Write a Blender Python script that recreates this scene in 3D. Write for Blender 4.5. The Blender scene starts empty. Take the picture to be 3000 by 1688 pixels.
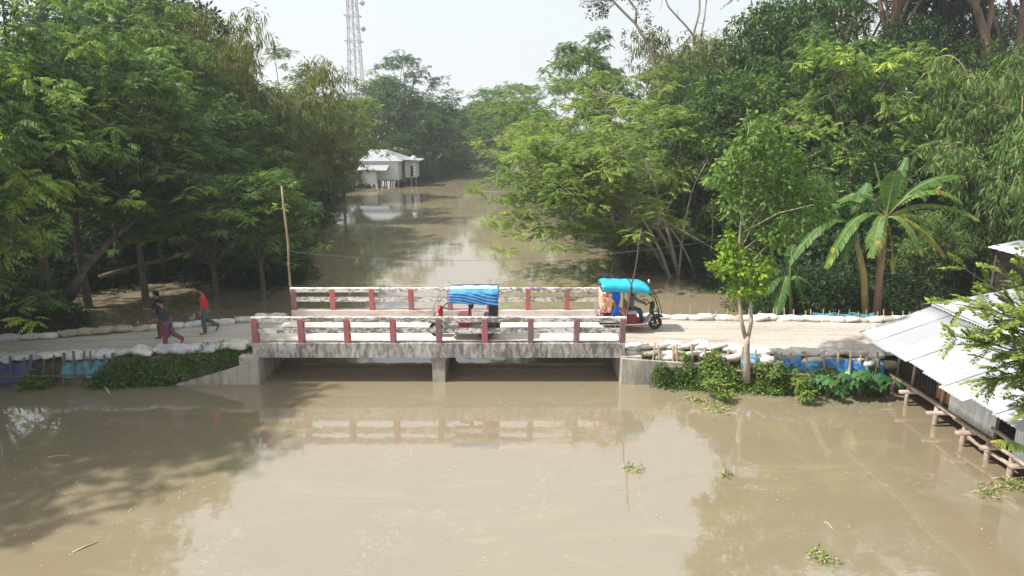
import bpy, bmesh, math, random
import numpy as np
from mathutils import Vector, Matrix, noise as mnoise

SC = bpy.context.scene
COL = SC.collection
R = math.radians
TH = R(13.5)                 # camera pitch below the horizon
CAM_H = 8.0                  # metres above the flood water
FPX = 2000.0                 # focal length in photo pixels (24 mm on 36 mm)

# ------------------------------------------------------------------ camera
cam_d = bpy.data.cameras.new("camera")
cam_d.lens = 24.0; cam_d.sensor_width = 36.0
cam_d.clip_start = 0.1; cam_d.clip_end = 4000.0
cam = bpy.data.objects.new("camera", cam_d); COL.objects.link(cam)
cam.location = (0, 0, CAM_H); cam.rotation_euler = (math.pi / 2 - TH, 0, 0)
SC.camera = cam

# ------------------------------------------------------------------ sky and sun
SUN_EL = R(50.0)
SUN_DIR = Vector((-0.985, -0.17, 0)).normalized()      # horizontal direction towards the sun
world = bpy.data.worlds.new("World"); SC.world = world; world.use_nodes = True
wn = world.node_tree.nodes; wl = world.node_tree.links
wn.clear()
sky = wn.new("ShaderNodeTexSky"); sky.sky_type = 'NISHITA'; sky.sun_disc = False
sky.sun_elevation = SUN_EL
sky.sun_rotation = math.atan2(SUN_DIR.x, SUN_DIR.y)
sky.air_density = 1.0; sky.dust_density = 6.0; sky.ozone_density = 1.0; sky.altitude = 0
veil = wn.new("ShaderNodeMixRGB"); veil.blend_type = 'MIX'      # an even white veil of high haze over the whole sky
veil.inputs[0].default_value = 0.62
veil.inputs[2].default_value = (11.0, 11.5, 11.6, 1)
bg = wn.new("ShaderNodeBackground"); bg.inputs[1].default_value = 0.073
wo = wn.new("ShaderNodeOutputWorld")
wl.new(sky.outputs[0], veil.inputs[1]); wl.new(veil.outputs[0], bg.inputs[0]); wl.new(bg.outputs[0], wo.inputs[0])

sd = bpy.data.lights.new("sun", 'SUN'); sd.energy = 5.0; sd.angle = R(1.2); sd.color = (1.0, 0.962, 0.90)
sun = bpy.data.objects.new("sun", sd); COL.objects.link(sun)
tosun = Vector((SUN_DIR.x * math.cos(SUN_EL), SUN_DIR.y * math.cos(SUN_EL), math.sin(SUN_EL)))
sun.rotation_euler = tosun.to_track_quat('Z', 'Y').to_euler(); sun.location = (0, 0, 60)

SC.view_settings.view_transform = 'Standard'; SC.view_settings.look = 'None'
SC.view_settings.exposure = 0.66; SC.view_settings.gamma = 1.0
SC.render.engine = 'CYCLES'
SC.cycles.use_denoising = True
SC.cycles.max_bounces = 7; SC.cycles.diffuse_bounces = 3; SC.cycles.glossy_bounces = 3
SC.cycles.transmission_bounces = 5; SC.cycles.volume_bounces = 1; SC.cycles.transparent_max_bounces = 6
SC.cycles.use_fast_gi = False

# ------------------------------------------------------------------ pixel helpers (a pixel gives a direction only)
CT, ST = math.cos(TH), math.sin(TH)
def pdir(px, py):
    u = (px - 1500) / FPX; v = (py - 844) / FPX
    return Vector((u, CT - v * ST, -ST - v * CT))
def on_z(px, py, z=0.0):
    d = pdir(px, py); t = (z - CAM_H) / d.z
    return Vector((0, 0, CAM_H)) + d * t
def on_y(px, py, y):
    d = pdir(px, py); t = y / d.y
    return Vector((0, 0, CAM_H)) + d * t

# ------------------------------------------------------------------ scene helpers
def tag(o, label=None, cat=None, group=None, kind=None):
    if label: o["label"] = label
    if cat: o["category"] = cat
    if group: o["group"] = group
    if kind: o["kind"] = kind
    return o
def empty(name, loc=(0, 0, 0), rz=0.0, label=None, cat=None, group=None):
    o = bpy.data.objects.new(name, None); COL.objects.link(o)
    o.location = loc; o.rotation_euler = (0, 0, rz); o.empty_display_size = 0.3
    return tag(o, label, cat, group)
def link_mesh(name, me, m=None, parent=None):
    o = bpy.data.objects.new(name, me); COL.objects.link(o)
    if m is not None and not me.materials: me.materials.append(m)
    if parent: o.parent = parent
    return o
def copy_tree(o, parent=None):
    c = o.copy(); COL.objects.link(c)
    if parent is not None: c.parent = parent
    for ch in o.children: copy_tree(ch, c)
    return c

_ones = "first second third fourth fifth sixth seventh eighth ninth tenth eleventh twelfth thirteenth fourteenth fifteenth sixteenth seventeenth eighteenth nineteenth".split()
def ordinal(n):
    if n <= 19: return _ones[n - 1]
    t, o = divmod(n, 10); tens = {2: "twent", 3: "thirt", 4: "fort"}[t]
    return tens + "ieth" if o == 0 else tens + "y-" + _ones[o - 1]

class MB:
    """collects shapes into one mesh"""
    def __init__(s): s.v = []; s.f = []
    def add(s, vs, fs):
        b = len(s.v); s.v += [tuple(p) for p in vs]; s.f += [tuple(i + b for i in f) for f in fs]; return s
    def box(s, x0, x1, y0, y1, z0, z1, M=None):
        vs = [Vector(p) for p in ((x0,y0,z0),(x1,y0,z0),(x1,y1,z0),(x0,y1,z0),(x0,y0,z1),(x1,y0,z1),(x1,y1,z1),(x0,y1,z1))]
        if M: vs = [M @ p for p in vs]
        return s.add(vs, [(3,2,1,0),(4,5,6,7),(0,1,5,4),(1,2,6,5),(2,3,7,6),(3,0,4,7)])
    def bbox(s, x0, x1, y0, y1, z0, z1, b=0.02, M=None):
        """box with chamfered edges"""
        vs = []; idx = {}
        for sx, X in ((0, (x0, x1)), ):
            pass
        bm = bmesh.new()
        bmesh.ops.create_cube(bm, size=1.0)
        for vv in bm.verts:
            vv.co = Vector((x0 + (vv.co.x + .5) * (x1 - x0), y0 + (vv.co.y + .5) * (y1 - y0), z0 + (vv.co.z + .5) * (z1 - z0)))
        bmesh.ops.bevel(bm, geom=bm.edges[:], offset=b, segments=1, affect='EDGES', profile=.5)
        bm.verts.index_update()
        vs = [(M @ q.co) if M else q.co.copy() for q in bm.verts]
        fs = [[q.index for q in f.verts] for f in bm.faces]
        bm.free()
        return s.add(vs, fs)
    def tube(s, pts, rad, n=6, cap=True):
        pts = [Vector(p) for p in pts]
        if not hasattr(rad, '__len__'): rad = [rad] * len(pts)
        rings = []; vs = []; prev = None
        for i, p in enumerate(pts):
            a = pts[max(i - 1, 0)]; b = pts[min(i + 1, len(pts) - 1)]
            d = (b - a)
            if d.length < 1e-9: d = Vector((0, 0, 1))
            d.normalize()
            ref = prev if prev is not None else (Vector((0, 0, 1)) if abs(d.z) < .9 else Vector((1, 0, 0)))
            u = (ref - d * ref.dot(d))
            if u.length < 1e-6: u = d.orthogonal()
            u.normalize(); w = d.cross(u); prev = u
            for k in range(n):
                t = 2 * math.pi * k / n
                vs.append(p + (u * math.cos(t) + w * math.sin(t)) * rad[i])
        fs = []
        for i in range(len(pts) - 1):
            for k in range(n):
                a = i * n + k; b = i * n + (k + 1) % n
                fs.append((a, b, b + n, a + n))
        if cap:
            fs.append(tuple(reversed(range(n)))); fs.append(tuple(range((len(pts) - 1) * n, len(pts) * n)))
        return s.add(vs, fs)
    def ball(s, c, rx, ry=None, rz=None, n=10, m=7, M=None):
        ry = ry or rx; rz = rz or rx; vs = []; fs = []
        c = Vector(c)
        for j in range(m + 1):
            ph = math.pi * j / m
            for i in range(n):
                t = 2 * math.pi * i / n
                p = Vector((rx * math.sin(ph) * math.cos(t), ry * math.sin(ph) * math.sin(t), rz * math.cos(ph)))
                vs.append(c + ((M @ p) if M else p))
        for j in range(m):
            for i in range(n):
                a = j * n + i; b = j * n + (i + 1) % n
                fs.append((a, a + n, b + n, b))
        return s.add(vs, fs)
    def grid(s, fn, nu, nv):
        vs = [fn(i / nu, j / nv) for j in range(nv + 1) for i in range(nu + 1)]
        fs = [(j * (nu + 1) + i, j * (nu + 1) + i + 1, (j + 1) * (nu + 1) + i + 1, (j + 1) * (nu + 1) + i) for j in range(nv) for i in range(nu)]
        return s.add(vs, fs)
    def torus(s, c, r, r2, axis='y', n=20, m=8):
        vs = []; fs = []
        for i in range(n):
            a = 2 * math.pi * i / n
            for j in range(m):
                b = 2 * math.pi * j / m
                q = r + r2 * math.cos(b); h = r2 * math.sin(b)
                p = (q * math.cos(a), h, q * math.sin(a)) if axis == 'y' else (q * math.cos(a), q * math.sin(a), h)
                vs.append(Vector(c) + Vector(p))
        for i in range(n):
            for j in range(m):
                fs.append((i * m + j, ((i + 1) % n) * m + j, ((i + 1) % n) * m + (j + 1) % m, i * m + (j + 1) % m))
        return s.add(vs, fs)
    def rough(s, amt, sc=3.0):
        s.v = [tuple(Vector(p) + mnoise.noise_vector(Vector(p) * sc) * amt) for p in s.v]; return s
    def mesh(s, name, smooth=False):
        me = bpy.data.meshes.new(name); me.from_pydata(s.v, [], s.f); me.update()
        if smooth: me.polygons.foreach_set("use_smooth", [True] * len(me.polygons))
        return me
    def build(s, name, m, parent=None, smooth=False, label=None, cat=None, group=None, kind=None):
        o = link_mesh(name, s.mesh(name, smooth), m, parent)
        return tag(o, label, cat, group, kind)

def beam(mb, x0, x1, y0, y1, z0, z1, seg=0.25, axis='x', amt=0.006):
    """long cast beam: cut into segments so that its edges can wander a little"""
    L = (x1 - x0) if axis == 'x' else (y1 - y0)
    n = max(1, int(L / seg))
    vs = []; fs = []
    for i in range(n + 1):
        t = i / n
        if axis == 'x': pr = [(x0 + L * t, y0, z0), (x0 + L * t, y1, z0), (x0 + L * t, y1, z1), (x0 + L * t, y0, z1)]
        else: pr = [(x0, y0 + L * t, z0), (x1, y0 + L * t, z0), (x1, y0 + L * t, z1), (x0, y0 + L * t, z1)]
        vs += [tuple(Vector(p) + mnoise.noise_vector(Vector(p) * 2.3) * amt) for p in pr]
    for i in range(n):
        a = i * 4
        for k in range(4): fs.append((a + k, a + (k + 1) % 4, a + 4 + (k + 1) % 4, a + 4 + k))
    fs.append((3, 2, 1, 0)); e = n * 4; fs.append((e, e + 1, e + 2, e + 3))
    mb.add(vs, fs); return mb

# ------------------------------------------------------------------ materials
def new_mat(name):
    m = bpy.data.materials.new(name); m.use_nodes = True
    nt = m.node_tree; nt.nodes.clear()
    out = nt.nodes.new("ShaderNodeOutputMaterial")
    p = nt.nodes.new("ShaderNodeBsdfPrincipled"); nt.links.new(p.outputs[0], out.inputs[0])
    return m, nt, p, out
def nd(nt, t, **kw):
    n = nt.nodes.new(t)
    for k, v in kw.items(): setattr(n, k, v)
    return n
def coords(nt, scale=(1, 1, 1), kind='Object'):
    tc = nd(nt, "ShaderNodeTexCoord"); mp = nd(nt, "ShaderNodeMapping"); mp.inputs['Scale'].default_value = scale
    nt.links.new(tc.outputs[kind], mp.inputs[0]); return mp.outputs[0]
def noise_n(nt, vec, scale, detail=4, rough=.6, dist=0.0):
    n = nd(nt, "ShaderNodeTexNoise"); n.inputs['Scale'].default_value = scale
    n.inputs['Detail'].default_value = detail; n.inputs['Roughness'].default_value = rough; n.inputs['Distortion'].default_value = dist
    nt.links.new(vec, n.inputs['Vector']); return n.outputs[0]
def ramp(nt, fac, stops):
    r = nd(nt, "ShaderNodeValToRGB"); e = r.color_ramp.elements
    while len(e) < len(stops): e.new(0.5)
    for i, (p, c) in enumerate(stops):
        e[i].position = p; e[i].color = (*c, 1) if len(c) == 3 else c
    nt.links.new(fac, r.inputs[0]); return r.outputs[0]
def mixc(nt, fac, a, b, mode='MIX'):
    m = nd(nt, "ShaderNodeMixRGB", blend_type=mode)
    for i, x in ((0, fac), (1, a), (2, b)):
        if hasattr(x, 'is_output'): nt.links.new(x, m.inputs[i])
        elif i == 0: m.inputs[0].default_value = x
        else: m.inputs[i].default_value = (*x, 1)
    return m.outputs[0]
def bump(nt, p, h, strength=.3, dist=.02):
    b = nd(nt, "ShaderNodeBump"); b.inputs['Strength'].default_value = strength; b.inputs['Distance'].default_value = dist
    nt.links.new(h, b.inputs['Height']); nt.links.new(b.outputs[0], p.inputs['Normal'])
def surf(name, c1, c2, scale=3.0, rough=.8, bmp=.3, bscale=None, bdist=.02, detail=5, stretch=(1, 1, 1), lo=.35, hi=.65, metal=0.0, spec=.4, kind='Object'):
    m, nt, p, out = new_mat(name)
    v = coords(nt, stretch, kind)
    n = noise_n(nt, v, scale, detail)
    c = ramp(nt, n, [(lo, c1), (hi, c2)])
    n3 = noise_n(nt, v, scale * 7.3, 3)
    c = mixc(nt, .25, c, ramp(nt, n3, [(.3, tuple(x * .6 for x in c1)), (.7, tuple(min(1, x * 1.25) for x in c2))]))
    nt.links.new(c, p.inputs['Base Color'])
    p.inputs['Roughness'].default_value = rough; p.inputs['Metallic'].default_value = metal
    p.inputs['Specular IOR Level'].default_value = spec
    if bmp: bump(nt, p, noise_n(nt, v, bscale or scale * 5, 5), bmp, bdist)
    return m

M = {}
# flood water: muddy, opaque, mirror-smooth
def water_mat():
    m, nt, p, out = new_mat("muddy_water")
    v = coords(nt)
    big = noise_n(nt, v, .09, 4, .55, .6)
    c = ramp(nt, big, [(.3, (.202, .166, .107)), (.7, (.236, .195, .130))])
    st = noise_n(nt, coords(nt, (.35, 1.2, 1)), .8, 5, .65, 1.2)
    c = mixc(nt, ramp(nt, st, [(.54, (0, 0, 0)), (.78, (.5, .5, .5))]), c, (.31, .26, .18))
    sc1 = noise_n(nt, v, .33, 4, .6, .8); sc2 = noise_n(nt, v, 3.6, 6, .72, 1.5)
    mm = nd(nt, "ShaderNodeMath", operation='MULTIPLY')
    nt.links.new(ramp(nt, sc1, [(.50, (0, 0, 0)), (.66, (1, 1, 1))]), mm.inputs[0]); nt.links.new(ramp(nt, sc2, [(.54, (0, 0, 0)), (.70, (.7, .7, .7))]), mm.inputs[1])
    c = mixc(nt, mm.outputs[0], c, (.40, .35, .27))
    nt.links.new(c, p.inputs['Base Color'])
    p.inputs['IOR'].default_value = 1.88
    p.inputs['Specular IOR Level'].default_value = 1.0
    rg = noise_n(nt, v, .25, 3)
    rr = nd(nt, "ShaderNodeMapRange"); rr.inputs[1].default_value = .4; rr.inputs[2].default_value = .75
    rr.inputs[3].default_value = .015; rr.inputs[4].default_value = .06
    nt.links.new(rg, rr.inputs[0]); nt.links.new(rr.outputs[0], p.inputs['Roughness'])
    h1 = noise_n(nt, v, 1.1, 3, .5); h2 = noise_n(nt, coords(nt, (1, 1.6, 1)), 5.0, 2, .5)
    hm = nd(nt, "ShaderNodeMath", operation='MULTIPLY_ADD'); hm.inputs[1].default_value = .18
    nt.links.new(h2, hm.inputs[0]); nt.links.new(h1, hm.inputs[2])
    bump(nt, p, hm.outputs[0], .09, .05)
    return m
M['water'] = water_mat()

def whitewash(name, base, base2, dirt, lo, hi, scale=2.2, stretch=(1, 1, 1), speck=.5):
    """lime-washed concrete with black mould blotches"""
    m, nt, p, out = new_mat(name)
    v = coords(nt)
    a = noise_n(nt, v, 1.4, 5, .6)
    c = ramp(nt, a, [(.3, base), (.7, base2)])
    v2 = coords(nt, stretch)
    b = noise_n(nt, v2, scale, 8, .72, .8)
    g = noise_n(nt, v, .55, 3)
    s = nd(nt, "ShaderNodeMath", operation='MULTIPLY_ADD'); s.inputs[1].default_value = .5
    nt.links.new(g, s.inputs[0]); nt.links.new(b, s.inputs[2])
    c = mixc(nt, ramp(nt, s.outputs[0], [(lo, (0, 0, 0)), (hi, (speck * 1.6, speck * 1.6, speck * 1.6))]), c, dirt)
    fine = noise_n(nt, v, 26, 3)
    c = mixc(nt, .18, c, ramp(nt, fine, [(.3, tuple(x * .5 for x in base)), (.7, tuple(min(1, x * 1.1) for x in base2))]))
    nt.links.new(c, p.inputs['Base Color'])
    p.inputs['Roughness'].default_value = .88; p.inputs['Specular IOR Level'].default_value = .25
    bump(nt, p, b, .5, .015)
    return m
M['rail'] = whitewash("limewashed_rail", (.62, .58, .54), (.76, .72, .67), (.075, .065, .065), .69, .80, 5.5, (1, 1, 2.2), .62)
M['fascia'] = whitewash("weathered_concrete", (.36, .335, .32), (.56, .53, .49), (.065, .055, .055), .63, .85, 2.6, (2.4, 1, .75), .6)
M['deck'] = whitewash("dusty_deck", (.60, .53, .46), (.70, .63, .55), (.36, .29, .22), .70, .98, .9, (.25, 1.4, 1), .5)
M['curb'] = whitewash("dirty_curb", (.50, .42, .39), (.66, .58, .53), (.16, .12, .12), .72, .92, 2.0, (.5, 1, 2), .5)
M['post'] = whitewash("red_painted_post", (.42, .055, .07), (.50, .13, .14), (.20, .155, .15), .62, .84, 3.0, (1, 1, .7), .55)
M['post_worn'] = whitewash("worn_red_post", (.30, .07, .075), (.36, .20, .19), (.14, .115, .11), .58, .78, 3.0, (1, 1, .7), .6)
M['abut'] = whitewash("abutment_concrete", (.36, .325, .28), (.46, .42, .36), (.10, .085, .07), .66, .90, 1.6, (2.2, 1, .4), .5)
M['earth'] = surf("bank_earth", (.055, .042, .028), (.12, .09, .06), 1.3, .95, .6, 6, .05)
M['silt'] = surf("river_silt", (.055, .040, .026), (.10, .074, .048), .4, .95, .4, 3, .05)
def road_mat():
    m, nt, p, out = new_mat("dirt_road")
    v = coords(nt)
    a = noise_n(nt, coords(nt, (.12, 1.6, 1)), 1.6, 6, .6, .5)
    c = ramp(nt, a, [(.32, (.235, .21, .185)), (.5, (.355, .335, .305)), (.68, (.44, .42, .39))])
    b = noise_n(nt, v, .7, 4)
    c = mixc(nt, ramp(nt, b, [(.42, (0, 0, 0)), (.68, (.55, .55, .55))]), c, (.30, .265, .225))
    f = noise_n(nt, v, 14, 4, .7)
    c = mixc(nt, .3, c, ramp(nt, f, [(.35, (.28, .22, .16)), (.65, (.66, .58, .48))]))
    nt.links.new(c, p.inputs['Base Color']); p.inputs['Roughness'].default_value = .95
    p.inputs['Specular IOR Level'].default_value = .2
    bump(nt, p, a, .6, .05)
    return m
M['road'] = road_mat()
def sack(name, c1, c2, stain):
    m, nt, p, out = new_mat(name)
    v = coords(nt); oi = nd(nt, "ShaderNodeObjectInfo")
    sh = nd(nt, "ShaderNodeVectorMath", operation='MULTIPLY_ADD'); sh.inputs[1].default_value = (1, 1, 1)
    nt.links.new(v, sh.inputs[0]); nt.links.new(oi.outputs['Random'], sh.inputs[1]); nt.links.new(oi.outputs['Location'], sh.inputs[2])
    ad = nd(nt, "ShaderNodeVectorMath", operation='ADD'); nt.links.new(v, ad.inputs[0]); nt.links.new(oi.outputs['Location'], ad.inputs[1]); w = ad.outputs[0]
    c = ramp(nt, noise_n(nt, w, 3.0, 4), [(.35, c1), (.65, c2)])
    c = mixc(nt, ramp(nt, noise_n(nt, w, 2.2, 6, .7), [(.50, (0, 0, 0)), (.68, (.75, .75, .75))]), c, stain)
    c = mixc(nt, ramp(nt, noise_n(nt, w, 9, 2), [(.66, (0, 0, 0)), (.70, (.6, .6, .6))]), c, (.10, .10, .14))
    nt.links.new(c, p.inputs['Base Color']); p.inputs['Roughness'].default_value = .75; p.inputs['Specular IOR Level'].default_value = .25
    bump(nt, p, noise_n(nt, w, 7, 5, .6, 1.0), .9, .05)
    return m
M['bag'] = sack("white_woven_sack", (.50, .47, .44), (.68, .65, .61), (.36, .29, .21))
M['bag_grey'] = sack("grey_woven_sack", (.40, .40, .42), (.57, .57, .59), (.25, .21, .17))
M['bag_old'] = sack("muddy_woven_sack", (.32, .28, .20), (.48, .43, .34), (.20, .15, .10))
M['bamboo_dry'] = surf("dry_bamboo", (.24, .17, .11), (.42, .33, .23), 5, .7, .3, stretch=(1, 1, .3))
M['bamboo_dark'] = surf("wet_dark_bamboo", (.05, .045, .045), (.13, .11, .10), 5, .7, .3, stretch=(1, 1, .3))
M['tarp_blue'] = surf("blue_plastic_sheet", (.008, .07, .26), (.06, .27, .60), 3.5, .38, .7, 6, .04)
M['tarp_dark'] = surf("dark_blue_sheet", (.012, .018, .06), (.03, .05, .13), 2.5, .5, .5, 5, .03)
M['tarp_teal'] = surf("teal_plastic_sheet", (.035, .13, .18), (.09, .25, .31), 2.5, .4, .5, 5, .03)
M['wood'] = surf("weathered_timber", (.20, .14, .11), (.42, .33, .27), 4, .8, .5, stretch=(.5, .5, .5))
M['wood_dark'] = surf("dark_timber", (.045, .035, .03), (.11, .085, .07), 4, .85, .5)
M['ply'] = surf("orange_plywood", (.30, .13, .045), (.40, .20, .08), 2, .6, .2, stretch=(1, 1, .2))
def tin_roof():
    m, nt, p, out = new_mat("pale_tin_roof")
    oi = nd(nt, "ShaderNodeObjectInfo"); base = ramp(nt, oi.outputs['Random'], [(0, (.30, .31, .325)), (1, (.39, .40, .405))])
    st = noise_n(nt, coords(nt, (.35, 5, 1)), 2.2, 6, .65)
    c = mixc(nt, ramp(nt, st, [(.42, (0, 0, 0)), (.72, (.55, .55, .55))]), base, (.25, .26, .28))
    du = noise_n(nt, coords(nt), 1.1, 6, .7)
    c = mixc(nt, ramp(nt, du, [(.56, (0, 0, 0)), (.78, (.5, .5, .5))]), c, (.30, .25, .20))
    nt.links.new(c, p.inputs['Base Color']); p.inputs['Roughness'].default_value = .5; p.inputs['Metallic'].default_value = .1
    return m
M['tin_roof'] = tin_roof()
M['tin_wall'] = surf("galvanised_tin", (.36, .38, .40), (.56, .58, .60), 1.6, .4, .15, metal=.35, stretch=(1, 3, .5))
M['tin_far'] = surf("whitewashed_tin", (.62, .62, .64), (.76, .76, .77), .8, .6, .1)
M['bark'] = surf("brown_bark", (.055, .042, .032), (.15, .115, .085), 6, .9, .7, stretch=(1, 1, .3))
M['bark_pale'] = surf("pale_bark", (.22, .18, .14), (.40, .34, .28), 5, .85, .6, stretch=(1, 1, .35))
M['bark_rust'] = surf("rusty_bark", (.14, .085, .055), (.30, .20, .14), 4, .85, .6, stretch=(1, 1, .3))
M['culm'] = surf("bamboo_culm", (.14, .15, .055), (.30, .28, .12), 2, .5, .1)

def leaf_mat(name, stops, trans=.28, rough=.6, spec=.16, jitter=.12, yscale=1.35):
    """leaf colour from a per-leaf tint, with light passing through the blade"""
    m, nt, p, out = new_mat(name)
    at = nd(nt, "ShaderNodeAttribute", attribute_name="tint")
    oi = nd(nt, "ShaderNodeObjectInfo")
    ad = nd(nt, "ShaderNodeMath", operation='MULTIPLY_ADD'); ad.inputs[1].default_value = jitter; ad.inputs[2].default_value = -jitter * .5
    nt.links.new(oi.outputs['Random'], ad.inputs[0])
    sm = nd(nt, "ShaderNodeMath", operation='ADD'); nt.links.new(at.outputs['Fac'], sm.inputs[0]); nt.links.new(ad.outputs[0], sm.inputs[1])
    c = ramp(nt, sm.outputs[0], stops)
    nt.links.new(c, p.inputs['Base Color']); p.inputs['Roughness'].default_value = rough
    p.inputs['Specular IOR Level'].default_value = spec
    tr = nd(nt, "ShaderNodeBsdfTranslucent")
    c2 = mixc(nt, 1.0, c, (yscale * 1.05, yscale * 1.1, yscale * .55), 'MULTIPLY')
    nt.links.new(c2, tr.inputs[0])
    mx = nd(nt, "ShaderNodeMixShader"); mx.inputs[0].default_value = trans
    nt.links.new(p.outputs[0], mx.inputs[1]); nt.links.new(tr.outputs[0], mx.inputs[2]); nt.links.new(mx.outputs[0], out.inputs[0])
    return m
M['lf_alb'] = leaf_mat("albizia_leaf", [(0, (.034, .070, .025)), (.35, (.080, .148, .038)), (.6, (.15, .24, .050)), (.85, (.28, .37, .065)), (1, (.42, .49, .09))])
M['lf_lite'] = leaf_mat("light_albizia_leaf", [(0, (.065, .105, .026)), (.5, (.165, .24, .050)), (.8, (.26, .33, .065)), (1, (.38, .43, .085))])
M['lf_dark'] = leaf_mat("mango_leaf", [(0, (.022, .050, .017)), (.5, (.060, .118, .030)), (.8, (.14, .22, .05)), (1, (.26, .33, .08))], .28, .5, .25)
M['lf_bam'] = leaf_mat("bamboo_leaf", [(0, (.050, .074, .026)), (.5, (.135, .165, .048)), (.8, (.23, .24, .07)), (1, (.34, .27, .09))])
M['lf_bamg'] = leaf_mat("green_bamboo_leaf", [(0, (.042, .080, .026)), (.5, (.115, .185, .055)), (.8, (.20, .27, .075)), (1, (.33, .34, .10))])
M['lf_brite'] = leaf_mat("young_bright_leaf", [(0, (.06, .125, .018)), (.5, (.14, .24, .03)), (.8, (.24, .34, .04)), (1, (.36, .42, .06))], .4)
M['lf_young'] = leaf_mat('young_tree_leaf', [(0, (.048, .095, .028)), (.5, (.11, .19, .05)), (.8, (.19, .29, .065)), (1, (.32, .40, .09))], .32)
M['lf_bush'] = leaf_mat("bank_weed_leaf", [(0, (.035, .075, .020)), (.5, (.095, .165, .038)), (.8, (.18, .255, .055)), (1, (.30, .34, .08))])
M['lf_taro'] = leaf_mat("taro_leaf", [(0, (.02, .075, .022)), (.5, (.04, .125, .035)), (1, (.09, .20, .05))], .3, .4, .5)
M['lf_ban'] = leaf_mat("banana_leaf", [(0, (.03, .085, .022)), (.5, (.075, .16, .035)), (.8, (.17, .24, .045)), (.93, (.34, .30, .05)), (1, (.22, .12, .05))], .34, .5, .25)
M['lf_under_shade'] = leaf_mat('shade_darkened_understorey_leaf', [(0, (.014, .030, .014)), (.5, (.032, .062, .024)), (1, (.085, .13, .04))], .24)  # leaf green darkened: the shade beneath the trees is put into the colour
M['lf_haze_tint'] = leaf_mat('haze_tinted_rain_tree_leaf', [(0, (.022, .046, .026)), (.4, (.046, .085, .042)), (.7, (.085, .14, .055)), (1, (.20, .26, .08))], .22)  # bluish cast of distant haze mixed into the leaf colour
M['lf_grey'] = leaf_mat("distant_dark_leaf", [(0, (.020, .034, .022)), (.5, (.040, .060, .036)), (1, (.085, .105, .055))], .2)
# ------------------------------------------------------------------ foliage
def unit(a):
    return a / np.maximum(np.linalg.norm(a, axis=-1, keepdims=True), 1e-9)
UP = np.array([0, 0, 1.0])

class Leaves:
    def __init__(s): s.a = []
    def add(s, pos, d, n, L, W, tint, droop=.12):
        N = len(pos)
        f = lambda x: np.broadcast_to(np.asarray(x, float), (N,)).copy()
        s.a.append((np.asarray(pos, float), unit(np.asarray(d, float)), unit(np.asarray(n, float)), f(L), f(W), f(tint), f(droop)))
    def compound(s, pos, d, L, tint, rng, pairs=6, up=None, pin=.36, wid=.50, droop=.28):
        """feathery twice-divided leaves: a rachis with pairs of pinnae"""
        N = len(pos); d = unit(d)
        nrm = np.broadcast_to(UP, (N, 3)) + rng.normal(0, .22, (N, 3)) if up is None else up
        side = unit(np.cross(d, nrm)); nrm = unit(np.cross(side, d))
        L = np.broadcast_to(np.asarray(L, float), (N,)); tint = np.broadcast_to(np.asarray(tint, float), (N,))
        for k in range(pairs):
            t = (k + .8) / pairs
            q = pos + d * (L * t)[:, None] - UP * (L * droop * t * t)[:, None]
            pl = L * pin * (1 - .45 * abs(t - .55) * 2) * rng.uniform(.85, 1.15, N)
            for sg in (-1, 1):
                dd = side * sg + d * (.45 + .3 * t) - UP * (.25 + .25 * t) + rng.normal(0, .12, (N, 3))
                s.add(q, dd, nrm + rng.normal(0, .15, (N, 3)), pl, pl * wid, tint + rng.normal(0, .04, N), .2)
    def mesh(s, name):
        P, D, Nn, L, W, T, Dr = (np.concatenate([x[i] for x in s.a]) for i in range(7))
        S = unit(np.cross(D, Nn)); Nn = np.cross(S, D)
        n = len(P); V = np.empty((n, 4, 3), np.float32)
        V[:, 0] = P
        mid = P + D * (L * .46)[:, None]
        V[:, 1] = mid + S * (W * .5)[:, None]
        V[:, 2] = P + D * L[:, None] - Nn * (L * Dr)[:, None]
        V[:, 3] = mid - S * (W * .5)[:, None]
        me = bpy.data.meshes.new(name)
        me.vertices.add(4 * n); me.vertices.foreach_set("co", V.ravel())
        me.loops.add(4 * n); me.loops.foreach_set("vertex_index", np.arange(4 * n, dtype=np.int32))
        me.polygons.add(n); me.polygons.foreach_set("loop_start", np.arange(0, 4 * n, 4, dtype=np.int32))
        at = me.attributes.new("tint", 'FLOAT', 'FACE'); at.data.foreach_set("value", np.clip(T, 0, 1).astype(np.float32))
        me.update(calc_edges=True)
        return me

def bez(a, b, c, n=6):
    a, b, c = map(np.asarray, (a, b, c))
    return [a * (1 - t) ** 2 + 2 * b * t * (1 - t) + c * t * t for t in np.linspace(0, 1, n)]

def rosette(lv, c, rng, n, L, W, tint, spread=.25, hang=.4, outward=None, tj=.07):
    """a tuft of simple leaves at each centre c"""
    c = np.repeat(np.asarray(c, float), n, axis=0); N = len(c)
    d = rng.normal(0, 1, (N, 3)); d[:, 2] -= hang
    if outward is not None: d += np.repeat(outward, n, axis=0) * .8
    d = unit(d)
    p = c + d * (rng.uniform(0, spread, N))[:, None]
    nr = rng.normal(0, .55, (N, 3)) + UP
    t = np.repeat(np.broadcast_to(tint, (N // n,)), n) + rng.normal(0, tj, N)
    lv.add(p, d, nr, rng.uniform(.75, 1.25, N) * L, rng.uniform(.8, 1.2, N) * W, t, .18)

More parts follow.
